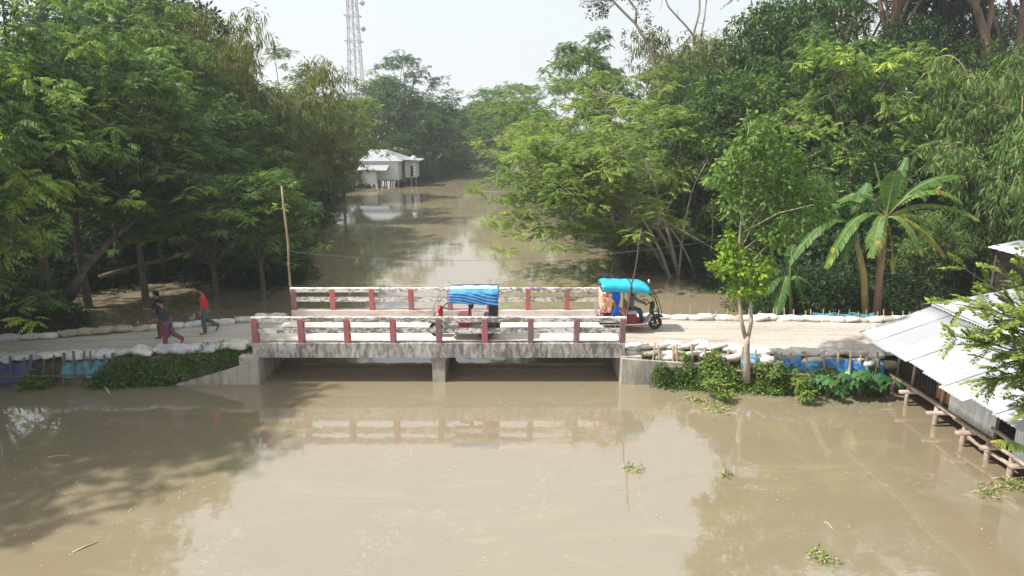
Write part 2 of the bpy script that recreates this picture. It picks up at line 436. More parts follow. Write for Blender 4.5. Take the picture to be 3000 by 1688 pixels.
def limb_tree(seed, H, trunk_r, trunk_top, targets, lean=(0, 0), forks=1, bark='bark', wig=.35, base_spread=.0):
    """trunk that forks and limbs that curve out to target points; returns MB and sample points on the limbs"""
    rng = np.random.RandomState(seed); mb = MB(); samples = []
    stems = []
    for k in range(forks):
        a = 2 * math.pi * k / max(forks, 1) + rng.uniform(0, 1)
        b0 = np.array([math.cos(a), math.sin(a), 0]) * base_spread
        top = np.array([lean[0] + math.cos(a) * base_spread * 4, lean[1] + math.sin(a) * base_spread * 4, trunk_top * rng.uniform(.85, 1.1)])
        mid = (b0 + top) / 2 + np.array([rng.normal(0, wig), rng.normal(0, wig), 0]) - np.array([lean[0], lean[1], 0]) * .18
        pts = bez(b0 + np.array([0, 0, -.8]), mid, top, 9)
        rr = trunk_r / math.sqrt(forks)
        mb.tube(pts, list(np.linspace(rr * 1.25, rr * .62, 9)), 8)
        stems.append(pts)
    for t in targets:
        t = np.asarray(t, float)
        st = stems[int(np.argmin([np.linalg.norm(s[-1][:2] - t[:2]) for s in stems]))]
        i = int(np.clip(4 + rng.randint(0, 5), 0, 8)) if t[2] < trunk_top * 1.3 else rng.randint(6, 9)
        a = st[i]; ln = np.linalg.norm(t - a)
        mid = a * .5 + t * .5 + np.array([rng.normal(0, .1) * ln, rng.normal(0, .1) * ln, ln * rng.uniform(.02, .2)])
        pts = bez(a, mid, t, 7); r0 = trunk_r / math.sqrt(forks) * rng.uniform(.26, .42)
        mb.tube(pts, list(np.linspace(r0, .022, 7)), 5, cap=False)
        samples += [(p, t) for p in pts[2:]]
    return mb, samples
def twigs(mb, samples, pts, rng, r=.014, every=1):
    S = np.array([s[0] for s in samples])
    for p in pts[::every]:
        a = S[int(np.argmin(((S - p) ** 2).sum(1)))]
        m = (a + p) / 2 + rng.normal(0, .08, 3)
        mb.tube([a, m, p], [r * 1.5, r, r * .5], 3, cap=False)

def albizia(seed, H=12, Rr=4.5, cb=.35, plates=16, per=13, leafL=.55, fresh=.12, lean=(0, 0), forks=1, base=.42, centre=(0, 0), leaves=12, flat=.22, stretch=(1, 1), extra=None, spreadp=1.15):
    rng = np.random.RandomState(seed); T = []
    for k in range(plates):
        a = k * 2.399 + rng.uniform(-.4, .4); r = math.sqrt((k + .5) / plates) * Rr
        z = cb * H + (H - cb * H) * (1 - (r / Rr) ** 2 * .55) * rng.uniform(.45, 1.0)
        if rng.uniform() < .4: z = cb * H + (H - cb * H) * rng.uniform(0.0, .5)
        T.append((centre[0] + math.cos(a) * r * stretch[0], centre[1] + math.sin(a) * r * stretch[1], z))
    if extra: T += extra
    mb, smp = limb_tree(seed + 1, H, .028 * H * base / .42 * .62, cb * H * .95, T, lean, forks, base_spread=.25 if forks > 1 else 0)
    lv = Leaves(); C = []; TI = []
    for t in T:
        n = int(per * rng.uniform(.7, 1.3)); off = rng.normal(0, 1, (n, 3)) * np.array([spreadp, spreadp, flat])
        off[:, 2] -= .12 * (off[:, 0] ** 2 + off[:, 1] ** 2)
        C.append(np.asarray(t) + off)
        base_t = rng.uniform(.22, .58)
        ti = base_t + rng.normal(0, .08, n); ti[rng.uniform(size=n) < fresh] += .32
        TI.append(ti)
    C = np.concatenate(C); TI = np.concatenate(TI)
    twigs(mb, smp, C, rng, .013, 1)
    n = leaves; CC = np.repeat(C, n, axis=0); N = len(CC)
    ang = rng.uniform(0, 2 * math.pi, N); d = np.stack([np.cos(ang), np.sin(ang), rng.normal(.06, .22, N)], 1)
    p = CC + d * rng.uniform(0, .28, N)[:, None] + rng.normal(0, 1, (N, 3)) * np.array([.1, .1, .07])
    lv.compound(p, d, rng.uniform(.7, 1.2, N) * leafL, np.repeat(TI, n) + rng.normal(0, .05, N), rng)
    return mb, lv

def broadleaf(seed, H=9, Rr=3.6, cb=.25, lobes=18, per=60, n=11, L=.21, W=.075, fresh=.15, lobe_r=1.35, forks=1, lean=(0, 0), hang=.7, stretch=(1, 1)):
    rng = np.random.RandomState(seed); T = []
    for k in range(lobes):
        a = k * 2.399 + rng.uniform(-.3, .3); u = (k + .5) / lobes
        z = cb * H + (H - cb * H - lobe_r * .7) * u ** .8
        r = Rr * math.sqrt(max(.05, 1 - (2 * u ** .9 - .75) ** 2)) * rng.uniform(.45, 1.0)
        T.append((math.cos(a) * r * stretch[0] + lean[0] * z / H, math.sin(a) * r * stretch[1] + lean[1] * z / H, z))
    mb, smp = limb_tree(seed + 1, H, .018 * H, cb * H * 1.5, T, (lean[0] * .4, lean[1] * .4), forks, base_spread=.2 if forks > 1 else 0)
    lv = Leaves()
    for t in T:
        m = int(per * rng.uniform(.75, 1.25)); d = unit(rng.normal(0, 1, (m, 3)) + UP * .35)
        rr = lobe_r * rng.uniform(.75, 1.15) * rng.uniform(.35, 1, m) ** .4
        c = np.asarray(t) + d * rr[:, None] * np.array([1.05, 1.05, .8])
        ti = rng.uniform(.25, .5) + rng.normal(0, .09, m); ti[rng.uniform(size=m) < fresh] += .3
        rosette(lv, c, rng, n, L, W, ti, .16, hang, d)
        twigs(mb, smp, c, rng, .010, 3)
    return mb, lv

def bamboo(seed, H=11, culms=30, spread=1.3, arch=3.2, nodes=34, per=11, L=.30, W=.055, fresh=.06, bias=(0, 0)):
    rng = np.random.RandomState(seed); mb = MB(); lv = Leaves()
    for k in range(culms):
        a = rng.uniform(0, 2 * math.pi); r0 = spread * math.sqrt(rng.uniform())
        b = np.array([math.cos(a) * r0, math.sin(a) * r0, -.5]); h = H * rng.uniform(.6, 1.0)
        out = np.array([math.cos(a), math.sin(a), 0]) * arch * rng.uniform(.4, 1.25) + np.array([bias[0], bias[1], 0]) * rng.uniform(.3, 1)
        tip = b + out + UP * h * rng.uniform(.66, .98)
        mid = b + out * .18 + UP * h * 1.02
        pts = bez(b, mid, tip, 14)
        mb.tube(pts, list(np.linspace(.045, .008, 14)), 5, cap=False)
        P = np.array(bez(b, mid, tip, nodes + 10))[9:]
        m = len(P); ti0 = rng.uniform(.3, .6)
        for q in range(2):
            ang = rng.uniform(0, 2 * math.pi, m); ln = rng.uniform(.25, 1.0, m)
            c = P + np.stack([np.cos(ang) * ln, np.sin(ang) * ln, -rng.uniform(.0, .7, m)], 1)
            ti = ti0 + rng.normal(0, .1, m); ti[rng.uniform(size=m) < fresh] += .35
            if q == 0:
                for x, y in zip(P[::3], c[::3]): mb.tube([x, (x + y) / 2 + np.array([0, 0, .08]), y], [.008, .006, .004], 3, cap=False)
            rosette(lv, c, rng, per, L, W, ti, .30, 1.5)
    return mb, lv

def bushy(seed, H=1.6, Rr=1.1, clusters=120, n=10, L=.13, W=.07, fresh=.2, hang=.1):
    rng = np.random.RandomState(seed); mb = MB(); lv = Leaves()
    d = unit(rng.normal(0, 1, (clusters, 3)) + UP * .3); d[:, 2] = abs(d[:, 2])
    r = rng.uniform(.3, 1, clusters) ** .5
    c = d * r[:, None] * np.array([Rr, Rr, H]) ; c += rng.normal(0, .07 * Rr, c.shape); c[:, 2] = np.maximum(c[:, 2], .05)
    for p in c[::4]: mb.tube([(p[0] * .1, p[1] * .1, -.15), p * np.array([.5, .5, .62]), p], [.018, .012, .005], 4, cap=False)
    ti = rng.uniform(.3, .6, clusters); ti[rng.uniform(size=clusters) < fresh] += .25
    rosette(lv, c, rng, n, L, W, ti, .14 * Rr + .05, hang, d)
    return mb, lv

PROTO = {}
def proto(key, gen, bark, leaf):
    mb, lv = gen
    PROTO[key] = (mb.mesh(key + "_trunk", True), lv.mesh(key + "_crown"))
    PROTO[key][0].materials.append(M[bark]); PROTO[key][1].materials.append(M[leaf])
def plant(key, name, loc, s=1.0, rz=0.0, label=None, cat="tree", group=None, sz=None, crown="crown", trunk="trunk", tilt=(0, 0)):
    o = empty(name, loc, rz, label, cat, group)
    o.rotation_euler = (tilt[0], tilt[1], rz)
    o.scale = (s, s, sz or s)
    link_mesh(trunk, PROTO[key][0], None, o); link_mesh(crown, PROTO[key][1], None, o)
    return o
# ------------------------------------------------------------------ the setting: ground, water, road
def bank_l(y):
    return float(np.interp(y, [0, 24, 30, 36, 50, 85, 100, 120, 150, 190, 260, 420], [-30, -30, -24, -15, -16, -23, -21, -17, -13, -16, -45, -120]))
def bank_r(y):
    return float(np.interp(y, [0, 13.2, 13.6, 24, 30, 36, 50, 80, 110, 150, 190, 260, 420], [11.0, 11.0, 16.0, 16.0, 13.0, 10.0, 8.0, 4.5, 1.0, -4, -9, -38, -110]))
def ground_h(x, y):
    if y > 470: return .8
    d = max(bank_l(y) - x, x - bank_r(y))
    t = min(1, max(0, (d + 1.5) / 5.0)); t = t * t * (3 - 2 * t)
    return -1.3 + t * (1.75 + .35 * mnoise.noise(Vector((x * .13, y * .13, 0))))
xs = sorted(set([round(v, 2) for v in list(np.linspace(-900, -60, 15)) + list(np.linspace(-60, 40, 101)) + list(np.linspace(40, 900, 15))]))
ys = sorted(set([round(v, 2) for v in list(np.linspace(-200, 0, 6)) + list(np.linspace(0, 60, 61)) + list(np.linspace(60, 200, 50)) + list(np.linspace(200, 1300, 23))]))
gm = MB(); nx = len(xs)
gm.v = [(x, y, ground_h(x, y)) for y in ys for x in xs]
gm.f = [(j * nx + i, j * nx + i + 1, (j + 1) * nx + i + 1, (j + 1) * nx + i) for j in range(len(ys) - 1) for i in range(nx - 1)]
gm.build("ground", M['silt'], smooth=True, kind="structure")
wm = MB(); wm.grid(lambda u, v: Vector((-600 + 1200 * u, -150 + 1100 * v, 0)), 24, 22)
wm.build("water", M['water'], kind="structure")

BX0, BX1 = -8.15, 3.56            # bridge ends
YF0, YF1 = 20.40, 20.72           # near kerb
YB0, YB1 = 24.30, 24.62           # far kerb
DZ, CZ = 1.10, 1.31               # deck and kerb top
def road_z(x): return float(np.interp(x, [-60, -30, -17, -12, -8.3, 3.6, 11, 40], [.62, .68, .80, .93, 1.098, 1.098, 1.06, 1.0]))
def road_yn(x): return float(np.interp(x, [-60, -17, -13, -11, -8.3, 3.6, 6.4, 8, 12, 40], [20.2, 20.4, 20.5, 20.78, 20.82, 20.82, 20.75, 20.3, 20.0, 19.6]))
def road_yf(x): return float(np.interp(x, [-60, -17, -8.3, 3.6, 12, 40], [21.9, 22.55, 24.25, 24.35, 23.95, 23.6]))
for (x0, x1) in ((-60, BX0 - .02), (BX1 + .02, 40)):
    n = int((x1 - x0) / .2); mb = MB()
    def rp(u, v, x0=x0, x1=x1):
        x = x0 + (x1 - x0) * u; ya, yb = road_yn(x), road_yf(x); y = ya + (yb - ya) * v
        rut = -.035 * (math.exp(-((v - .3) / .07) ** 2) + math.exp(-((v - .68) / .07) ** 2)) * (1 if abs(x + 2.3) > 6.6 else 0)
        return Vector((x, y, road_z(x) + rut + .03 * mnoise.noise(Vector((x * .8, y * 1.2, 0))) - .015))
    mb.grid(rp, n, 22)
    mb.build("road", M['road'], smooth=True, kind="structure")
    eb = MB()                                     # the earth bank that carries the road
    prof = [(-.55, -1.2), (-.40, -.1), (-.22, .45), (-.06, -9)]
    def ep(u, v, x0=x0, x1=x1):
        x = x0 + (x1 - x0) * u; zt = road_z(x) - .16; ya, yb = road_yn(x), road_yf(x)
        k = v * 7; i = min(int(k), 6); f = k - i
        P = [(ya - .55, -1.2), (ya - .38, -.05), (ya - .24, zt * .55), (ya - .08, zt), (yb + .08, zt), (yb + .3, zt * .55), (yb + .5, -.05), (yb + .7, -1.2)]
        a, b = P[i], P[i + 1]
        y = a[0] + (b[0] - a[0]) * f; z = a[1] + (b[1] - a[1]) * f
        q = Vector((x, y, z))
        return q if 2.9 < k < 4.1 else q + Vector((0, mnoise.noise(q * 1.7) * .10, mnoise.noise(q * 2.1 + Vector((7, 0, 0))) * .05))
    eb.grid(ep, n, 7)
    eb.build("embankment", M['earth'], smooth=True, kind="structure")

# ------------------------------------------------------------------ the bridge
br = empty("bridge", (0, 0, 0), 0, "low concrete bridge with white rails and red posts over the flooded river", "bridge")
mb = MB(); beam(mb, BX0, BX1, YF0 + .03, YB1 - .03, .90, DZ, .4, amt=.003); mb.build("deck", M['deck'], br)
mb = MB(); beam(mb, BX0, BX1, YF0, YF1, .845, CZ, .22, amt=.010); mb.build("edge_beam", M['fascia'], br)
mb = MB(); beam(mb, BX0, BX1, YB0, YB1, .845, CZ, .22, amt=.010); mb.build("edge_beam", M['curb'], br)
N_BAY = 8; step = (BX1 - BX0 - .18) / N_BAY
rnd = random.Random(4)
for row, (yc, far) in enumerate(((20.54, False), (24.46, True))):
    for i in range(N_BAY + 1):
        x = BX0 + .09 + step * i
        mb = MB(); w = .09; zb = .86 if (i in (0, N_BAY) and not far) else CZ - .01
        mb.bbox(x - w, x + w, yc - .11, yc + .11, CZ - .012, 2.105, .012); mb.rough(.008, 6)
        worn = (not far and i in (4, 6, 7, 8)) or (far and i in (0, 8))
        mb.build("railing_post", M['post_worn'] if worn else M['post'], br)
    mb = MB(); beam(mb, BX0 - .02, BX1 + .02, yc - .085, yc + .085, 1.985, 2.135, .2, amt=.008); mb.build("rail", M['rail'], br)
    mb = MB(); beam(mb, BX0 + .05, BX1 - .05, yc - .070, yc + .070, 1.625, 1.78, .2, amt=.008); mb.build("rail", M['rail'], br)
for xe, side in ((BX0 - .12, -1), (BX1 + .12, 1)):      # end blocks under the last posts, grey
    pass
# pier with a cap and abutments
mb = MB()
mb.add([(-2.50, 20.46, -1.2), (-2.16, 20.46, -1.2), (-2.16, 24.5, -1.2), (-2.50, 24.5, -1.2),
        (-2.54, 20.46, .78), (-2.12, 20.46, .78), (-2.12, 24.5, .78), (-2.54, 24.5, .78)],
       [(3,2,1,0),(4,5,6,7),(0,1,5,4),(1,2,6,5),(2,3,7,6),(3,0,4,7)])
mb.bbox(-2.60, -2.06, 20.43, 24.55, .72, .90, .02); mb.build("pier", M['abut'], br)
for nm, xa, xb in (("abutment", -8.6, -7.95), ("abutment", 3.42, 4.1)):
    mb = MB(); mb.bbox(xa, xb, 20.36, 24.6, -1.2, .90, .015); mb.build(nm, M['abut'], br)
def wing(x_in, x_out, z_in, z_out):
    mb = MB(); y0, y1 = 20.24, 20.36
    n = 8
    for i in range(n):
        a, b = i / n, (i + 1) / n
        xa, xb = x_in + (x_out - x_in) * a, x_in + (x_out - x_in) * b
        za, zb = z_in + (z_out - z_in) * a ** .9, z_in + (z_out - z_in) * b ** .9
        mb.add([(xa, y0, -1.2), (xb, y0, -1.2), (xb, y0, zb), (xa, y0, za), (xa, y1, -1.2), (xb, y1, -1.2), (xb, y1, zb), (xa, y1, za)],
               [(0,1,2,3),(5,4,7,6),(3,2,6,7),(1,5,6,2),(4,0,3,7)])
    return mb
wing(-7.96, -10.6, .82, .02).build("wing_wall", M['abut'], br)
wing(3.44, 6.35, .86, .66).build("wing_wall", M['abut'], br)

# ------------------------------------------------------------------ sandbags
bag_me = []
for k in range(4):
    rr = random.Random(40 + k); bm_ = MB(); n, m = 14, 8; vs = []; fs = []
    for j in range(m + 1):
        ph = math.pi * j / m
        for i in range(n):
            t = 2 * math.pi * i / n
            sgn = lambda q, e: math.copysign(abs(q) ** e, q)
            x = .38 * sgn(math.cos(t), .45) * sgn(math.sin(ph), .6); y = .24 * sgn(math.sin(t), .6) * sgn(math.sin(ph), .6); z = .125 * sgn(math.cos(ph), .75)
            p = Vector((x, y, z)); p += mnoise.noise_vector(p * 4 + Vector((k * 9, 0, 0))) * .05
            p.z += .035 * math.cos(x * 4 + k)
            vs.append(p)
    for j in range(m):
        for i in range(n): fs.append((j * n + i, (j + 1) * n + i, (j + 1) * n + (i + 1) % n, j * n + (i + 1) % n))
    bm_.add(vs, fs)
    bm_.tube([(.34, 0, .02), (.42, .02, .05), (.45, -.03, .03)], [.05, .035, .05], 6)     # tied neck of the sack
    bag_me.append(bm_)
BAGM = {}
def bag_mesh(k, mk):
    if (k, mk) not in BAGM:
        me = bag_me[k].mesh("sandbag", True); me.materials.append(M[mk]); BAGM[(k, mk)] = me
    return BAGM[(k, mk)]
def bag_row(x0, x1, yfn, label, group, mats, dz=0.0, pitch=.5, seed=1, rows=1, tilt=0.0):
    rr = random.Random(seed); x = x0; made = []
    while x < x1:
        mk = mats(x, rr); o = link_mesh("sandbag", bag_mesh(rr.randrange(4), mk))
        o.location = (x, yfn(x) + rr.uniform(-.06, .06), road_z(x) + dz + rr.uniform(-.02, .03))
        o.rotation_euler = (rr.uniform(-.1, .1) + tilt, rr.uniform(-.12, .12), rr.uniform(-.35, .35) + (math.pi if rr.random() < .5 else 0))
        o.scale = (rr.uniform(.8, 1.0), rr.uniform(.8, 1.05), rr.uniform(.65, .9))
        made.append((o, {'bag': 'white', 'bag_grey': 'greyish', 'bag_old': 'muddy'}[mk]))
        x += pitch * rr.uniform(.85, 1.15)
    made.sort(key=lambda q: abs(q[0].location.x + 2.3))
    for i, (o, w) in enumerate(made): tag(o, w + ' sandbag, ' + ordinal(i + 1) + ' from the bridge ' + label, 'sandbag', group)
bag_row(-19.5, -8.5, lambda x: road_yf(x) - .12, "along the left road's far edge", "sandbags on the far edge of the left road",
        lambda x, r: 'bag_old' if -16.0 < x < -13.0 else r.choice(['bag_grey', 'bag', 'bag_grey']), .06, .55, 3)
bag_row(-19.0, -8.6, lambda x: road_yn(x) + .12, "along the left road's near edge", "sandbags on the near edge of the left road",
        lambda x, r: r.choice(['bag_grey', 'bag', 'bag_grey']), .0, .52, 5, tilt=.25)
bag_row(3.95, 11.4, lambda x: road_yn(x) + .10, "along the right road's near edge", "sandbags on the near edge of the right road",
        lambda x, r: r.choice(['bag', 'bag', 'bag']), -.02, .42, 7, tilt=.3)
bag_row(3.95, 11.6, lambda x: road_yn(x) - .10, "in the lower course under the right road's edge", "sandbags of the lower course on the right bank",
        lambda x, r: r.choice(['bag', 'bag_old', 'bag']), -.24, .45, 17, tilt=.5)
bag_row(4.6, 15.5, lambda x: road_yf(x) - .12, "along the right road's far edge", "sandbags on the far edge of the right road",
        lambda x, r: r.choice(['bag', 'bag', 'bag_old', 'bag']), .05, .47, 9)
bag_row(-8.05, 0, lambda x: 0, "x", "x", lambda x, r: 'bag') if False else None

# ------------------------------------------------------------------ stake fences and plastic sheets
def stake_fence(name, label, x0, x1, yfn, zlo, ztop, mat, pitch, rail_z, seed, r=.035, rails=True, lean=.06, toe=.75):
    rr = random.Random(seed); o = empty(name, ((x0 + x1) / 2, yfn((x0 + x1) / 2), 0), 0, label, "fence"); off = o.location.copy()
    x = x0
    while x < x1:
        mb = MB(); y = yfn(x); h = ztop(x) + rr.uniform(-.07, .1); rr_ = r * rr.uniform(.75, 1.25)
        b = Vector((x + rr.uniform(-.1, .1), y - .42 * toe, zlo)) - off; t = Vector((x + rr.uniform(-lean, lean) * 2, y + .04, h)) - off
        mb.tube([b, (b + t) / 2 + Vector((rr.uniform(-.02, .02), 0, 0)), t], [rr_ * 1.1, rr_, rr_ * .9], 6)
        mb.build("stake", mat, o); x += pitch * rr.uniform(.7, 1.3)
    if rails:
        n = max(1, int((x1 - x0) / 3.2))
        for i in range(n):
            a, b = x0 + (x1 - x0) * i / n - .15, x0 + (x1 - x0) * (i + 1) / n + .15
            mb = MB(); pts = [Vector((a + (b - a) * t, yfn(a + (b - a) * t) - .22 - .02 * (i % 2), rail_z(a + (b - a) * t) + .02 * math.sin(t * 5 + i))) - off for t in np.linspace(0, 1, 7)]
            mb.tube(pts, .036, 6); mb.build("bamboo_rail", mat, o)
    return o
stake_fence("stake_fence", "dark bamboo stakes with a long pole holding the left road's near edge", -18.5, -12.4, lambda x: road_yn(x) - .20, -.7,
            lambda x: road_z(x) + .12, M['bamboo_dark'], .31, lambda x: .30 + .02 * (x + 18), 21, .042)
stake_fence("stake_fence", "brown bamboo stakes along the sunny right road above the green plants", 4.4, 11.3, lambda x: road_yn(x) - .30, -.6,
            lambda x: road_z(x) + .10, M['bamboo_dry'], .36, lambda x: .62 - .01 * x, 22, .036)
stake_fence("stake_fence", "row of thin pale stakes behind the sandbags on the right road's far edge", 5.2, 15.2, lambda x: road_yf(x) + .12, -.6,
            lambda x: road_z(x) + .30, M['bamboo_dry'], .34, lambda x: .5, 23, .020, rails=False)
def sheet(name, label, x0, x1, yfn, z0, z1, mat, folds=9, seed=0, sag=.06):
    mb = MB(); n = max(8, int((x1 - x0) * 12))
    def f(u, v):
        x = x0 + (x1 - x0) * u
        z = z0(x) + (z1(x) - z0(x)) * v - sag * abs(math.sin(u * folds * math.pi)) * v
        y = yfn(x) + .05 * math.sin(x * 9 + seed + v * 3) + .03 * math.sin(x * 21 + 4 * v) + .03 * mnoise.noise(Vector((x * 3, z * 5, seed))) - .24 * (1 - v)
        return Vector((x, y, z))
    mb.grid(f, n, 6)
    o = mb.build(name, mat, smooth=True, label=label, cat="tarpaulin")
    sm = o.modifiers.new("thickness", 'SOLIDIFY'); sm.thickness = .004
    return o
sheet("plastic_sheet", "long blue plastic sheet hung behind the stakes beside the shed", 8.15, 11.35, lambda x: road_yn(x) - .26, lambda x: .38, lambda x: road_z(x) - .06, M['tarp_blue'], 10, 1)
sheet("plastic_sheet", "small blue plastic sheet right beside the forked young tree trunk", 7.15, 7.6, lambda x: road_yn(x) - .27, lambda x: .45, lambda x: road_z(x) - .02, M['tarp_blue'], 1, 2)
sheet("plastic_sheet", "dark blue sheet behind the stakes at the photo's left edge", -18.6, -14.9, lambda x: road_yn(x) - .17, lambda x: .10, lambda x: road_z(x) - .03, M['tarp_dark'], 9, 3)
sheet("plastic_sheet", "teal plastic sheet behind the dark stakes on the left bank", -14.1, -12.7, lambda x: road_yn(x) - .17, lambda x: .30, lambda x: road_z(x) - .10, M['tarp_teal'], 4, 4)
sheet("plastic_net", "pale blue net on the far edge of the right road before the bananas", 11.0, 13.3, lambda x: road_yf(x) + .16, lambda x: .7, lambda x: road_z(x) + .24, M['tarp_teal'], 3, 5)
# ------------------------------------------------------------------ people
M['skin'] = surf("brown_skin", (.17, .085, .055), (.23, .125, .08), 6, .55, .05)
M['hair'] = surf("black_hair", (.006, .005, .005), (.014, .012, .012), 30, .7, .3, stretch=(1, 1, .2), spec=.1)
M['eye'] = surf("dark_eye", (.01, .01, .01), (.02, .02, .02), 5, .2, 0)
def cloth(name, c, v=.25, rough=.85):
    return surf(name, tuple(x * (1 - v) for x in c), tuple(min(1, x * (1 + v)) for x in c), 6, rough, .5, 9, .02)
def stripes(name, a, b, freq):
    m, nt, p, out = new_mat(name)
    w = nd(nt, "ShaderNodeTexWave"); w.inputs['Scale'].default_value = freq; w.inputs['Distortion'].default_value = .6
    w.bands_direction = 'Y'
    nt.links.new(coords(nt), w.inputs[0]); nt.links.new(ramp(nt, w.outputs[0], [(.45, a), (.6, b)]), p.inputs['Base Color']); p.inputs['Roughness'].default_value = .85
    return m
def capsule(mb, a, b, ra, rb, n=10):
    a, b = Vector(a), Vector(b); mb.tube([a, b], [ra, rb], n); mb.ball(a, ra, n=n, m=6); mb.ball(b, rb, n=n, m=6)
def sc(a): return math.sin(a), math.cos(a)
def leg_j(hip, th, kn, out=0.0):
    s, c = sc(th); k = hip + Vector((.365 * s, out, -.365 * c)); s, c = sc(th - kn)
    an = k + Vector((.355 * s, 0, -.355 * c)); toe = an + Vector((.17 * c, 0, .17 * s - .035)); return k, an, toe
def arm_j(sh, a, el, out=0.0):
    s, c = sc(a); e = sh + Vector((.27 * s, out, -.27 * c)); s, c = sc(a + el); return e, e + Vector((.24 * s, -out * .3, -.24 * c))
def remesh(o, vox, smooth=3):
    r = o.modifiers.new("surface", 'REMESH'); r.mode = 'VOXEL'; r.voxel_size = vox; r.use_smooth_shade = True
    s = o.modifiers.new("soften", 'SMOOTH'); s.iterations = smooth; s.factor = .5
def person(loc, rz, legs, arms, lean, top, bottom, label, sleeve=.75, hem=.92, bottom_len=.9, head_tilt=.1, seat=None, shirt_long=0.0, sc_=1.0, skirt=False):
    root = empty("person", loc, rz, label, "person"); root.scale = (sc_,) * 3
    pel = Vector((0, 0, .88)); sl, cl = sc(lean)
    up = Vector((sl, 0, cl)); ch = pel + up * .33; nk = pel + up * .50; hd = nk + Vector((math.sin(lean + head_tilt) * .14, 0, math.cos(lean + head_tilt) * .14))
    Mr = Matrix.Rotation(lean, 3, 'Y')
    J = {}
    for s, k in ((1, 0), (-1, 1)):
        hip = pel + Vector((0, s * .085, -.04)); J['hip', s] = hip; J['kn', s], J['an', s], J['toe', s] = leg_j(hip, *legs[k])
        sh = nk + Vector((0, s * .17, -.045)); J['sh', s] = sh; J['el', s], J['ha', s] = arm_j(sh, *arms[k])
    low = min(J['an', s].z for s in (1, -1)) if seat is None else None
    dz = (.075 - low) if seat is None else seat - (pel.z - .12)
    sh_ = Vector((0, 0, dz))
    b = MB()
    b.ball(ch + sh_, .105, .155, .17, M=Mr); b.ball(pel + sh_, .105, .15, .13, M=Mr); b.ball(pel + up * .16 + sh_, .095, .135, .15, M=Mr)
    b.ball(nk + sh_ - up * .05, .075, .165, .06, M=Mr)
    capsule(b, nk + sh_ - up * .03, hd + sh_, .052, .05)
    Mh = Matrix.Rotation(lean + head_tilt, 3, 'Y'); hc = hd + sh_ + Mh @ Vector((.012, 0, .075))
    b.ball(hc, .092, .074, .105, 12, 9, Mh); b.ball(hc + Mh @ Vector((.022, 0, -.055)), .066, .056, .06, M=Mh)
    b.ball(hc + Mh @ Vector((.098, 0, -.02)), .02, .014, .022, M=Mh)
    for s in (1, -1): b.ball(hc + Mh @ Vector((-.005, s * .076, -.015)), .022, .011, .03, M=Mh)
    for s in (1, -1):
        capsule(b, J['hip', s] + sh_, J['kn', s] + sh_, .078, .052); capsule(b, J['kn', s] + sh_, J['an', s] + sh_, .052, .034)
        capsule(b, J['an', s] + sh_ - Vector((0, 0, .035)), J['toe', s] + sh_, .036, .028)
        capsule(b, J['sh', s] + sh_, J['el', s] + sh_, .047, .036); capsule(b, J['el', s] + sh_, J['ha', s] + sh_, .036, .024)
        hd_ = (J['ha', s] - J['el', s]).normalized(); sd_ = Vector((0, 1, 0)); pn = hd_.cross(sd_).normalized()
        pc = J['ha', s] + sh_ + hd_ * .05; capsule(b, J['ha', s] + sh_, pc, .026, .032)
        for q in range(4):
            f0 = pc + pn * (-.026 + .0175 * q) + hd_ * .02; l = (.062, .072, .068, .052)[q]
            f1 = f0 + hd_ * l * .55; f2 = f1 + (hd_ * .75 - sd_ * s * .6).normalized() * l * .5
            b.tube([f0, f1, f2], [.0095, .009, .008], 6)
        t0 = pc - pn * .024 - hd_ * .02; t1 = t0 + (-pn * .75 + hd_ * .7).normalized() * .04; b.tube([t0, t1, t1 + hd_ * .028], [.011, .0105, .009], 6)
    bo = b.build("body", M['skin'], root); remesh(bo, .0095, 2)
    h = MB(); h.ball(hc + Mh @ Vector((-.018, 0, .028)), .098, .084, .095, 12, 8, Mh); h.ball(hc + Mh @ Vector((-.05, 0, -.01)), .06, .07, .075, M=Mh)
    h.ball(hc + Mh @ Vector((.05, 0, .075)), .05, .06, .032, M=Mh)
    ho = h.build("hair", M['hair'], root); remesh(ho, .012, 1)
    for s in (1, -1):
        e = MB(); e.ball(hc + Mh @ Vector((.083, s * .03, .006)), .012, .014, .009, 8, 6, Mh); e.build("eye", M['eye'], root)
    t = MB()
    t.ball(ch + sh_, .122, .172, .185, M=Mr); t.ball(pel + up * .16 + sh_, .115, .153, .17, M=Mr); t.ball(pel + up * (.02 - shirt_long) + sh_, .128, .165, .12, M=Mr)
    t.ball(nk + sh_ - up * .045, .085, .178, .06, M=Mr)
    for s in (1, -1):
        a, e = J['sh', s] + sh_, J['el', s] + sh_; w = J['ha', s] + sh_
        capsule(t, a, a + (e - a) * min(1, sleeve), .062, .055)
        if sleeve > 1: capsule(t, e, e + (w - e) * (sleeve - 1), .052, .042)
    to = t.build("shirt", top, root); remesh(to, .013, 3)
    g = MB(); g.ball(pel + sh_, .118, .16, .12, M=Mr)
    for s in (1, -1):
        a, k, an = J['hip', s] + sh_, J['kn', s] + sh_, J['an', s] + sh_
        capsule(g, a, k, .105, .086)
        capsule(g, k, k + (an - k) * bottom_len, .084, .068)
    if skirt:
        for f in (.25, .5, .75, 1.0):
            a = (J['hip', 1] * (1 - f) + J['kn', 1] * f) + sh_; c_ = (J['hip', -1] * (1 - f) + J['kn', -1] * f) + sh_; capsule(g, a, c_, .08, .08)
            a = (J['kn', 1] * (1 - f) + J['an', 1] * f * .85 + J['kn', 1] * f * .15) + sh_; c_ = (J['kn', -1] * (1 - f) + J['an', -1] * f * .85 + J['kn', -1] * f * .15) + sh_; capsule(g, a, c_, .07, .07)
    go = g.build("lungi" if skirt else "trousers", bottom, root); remesh(go, .014, 3)
    return root, J, sh_, hc

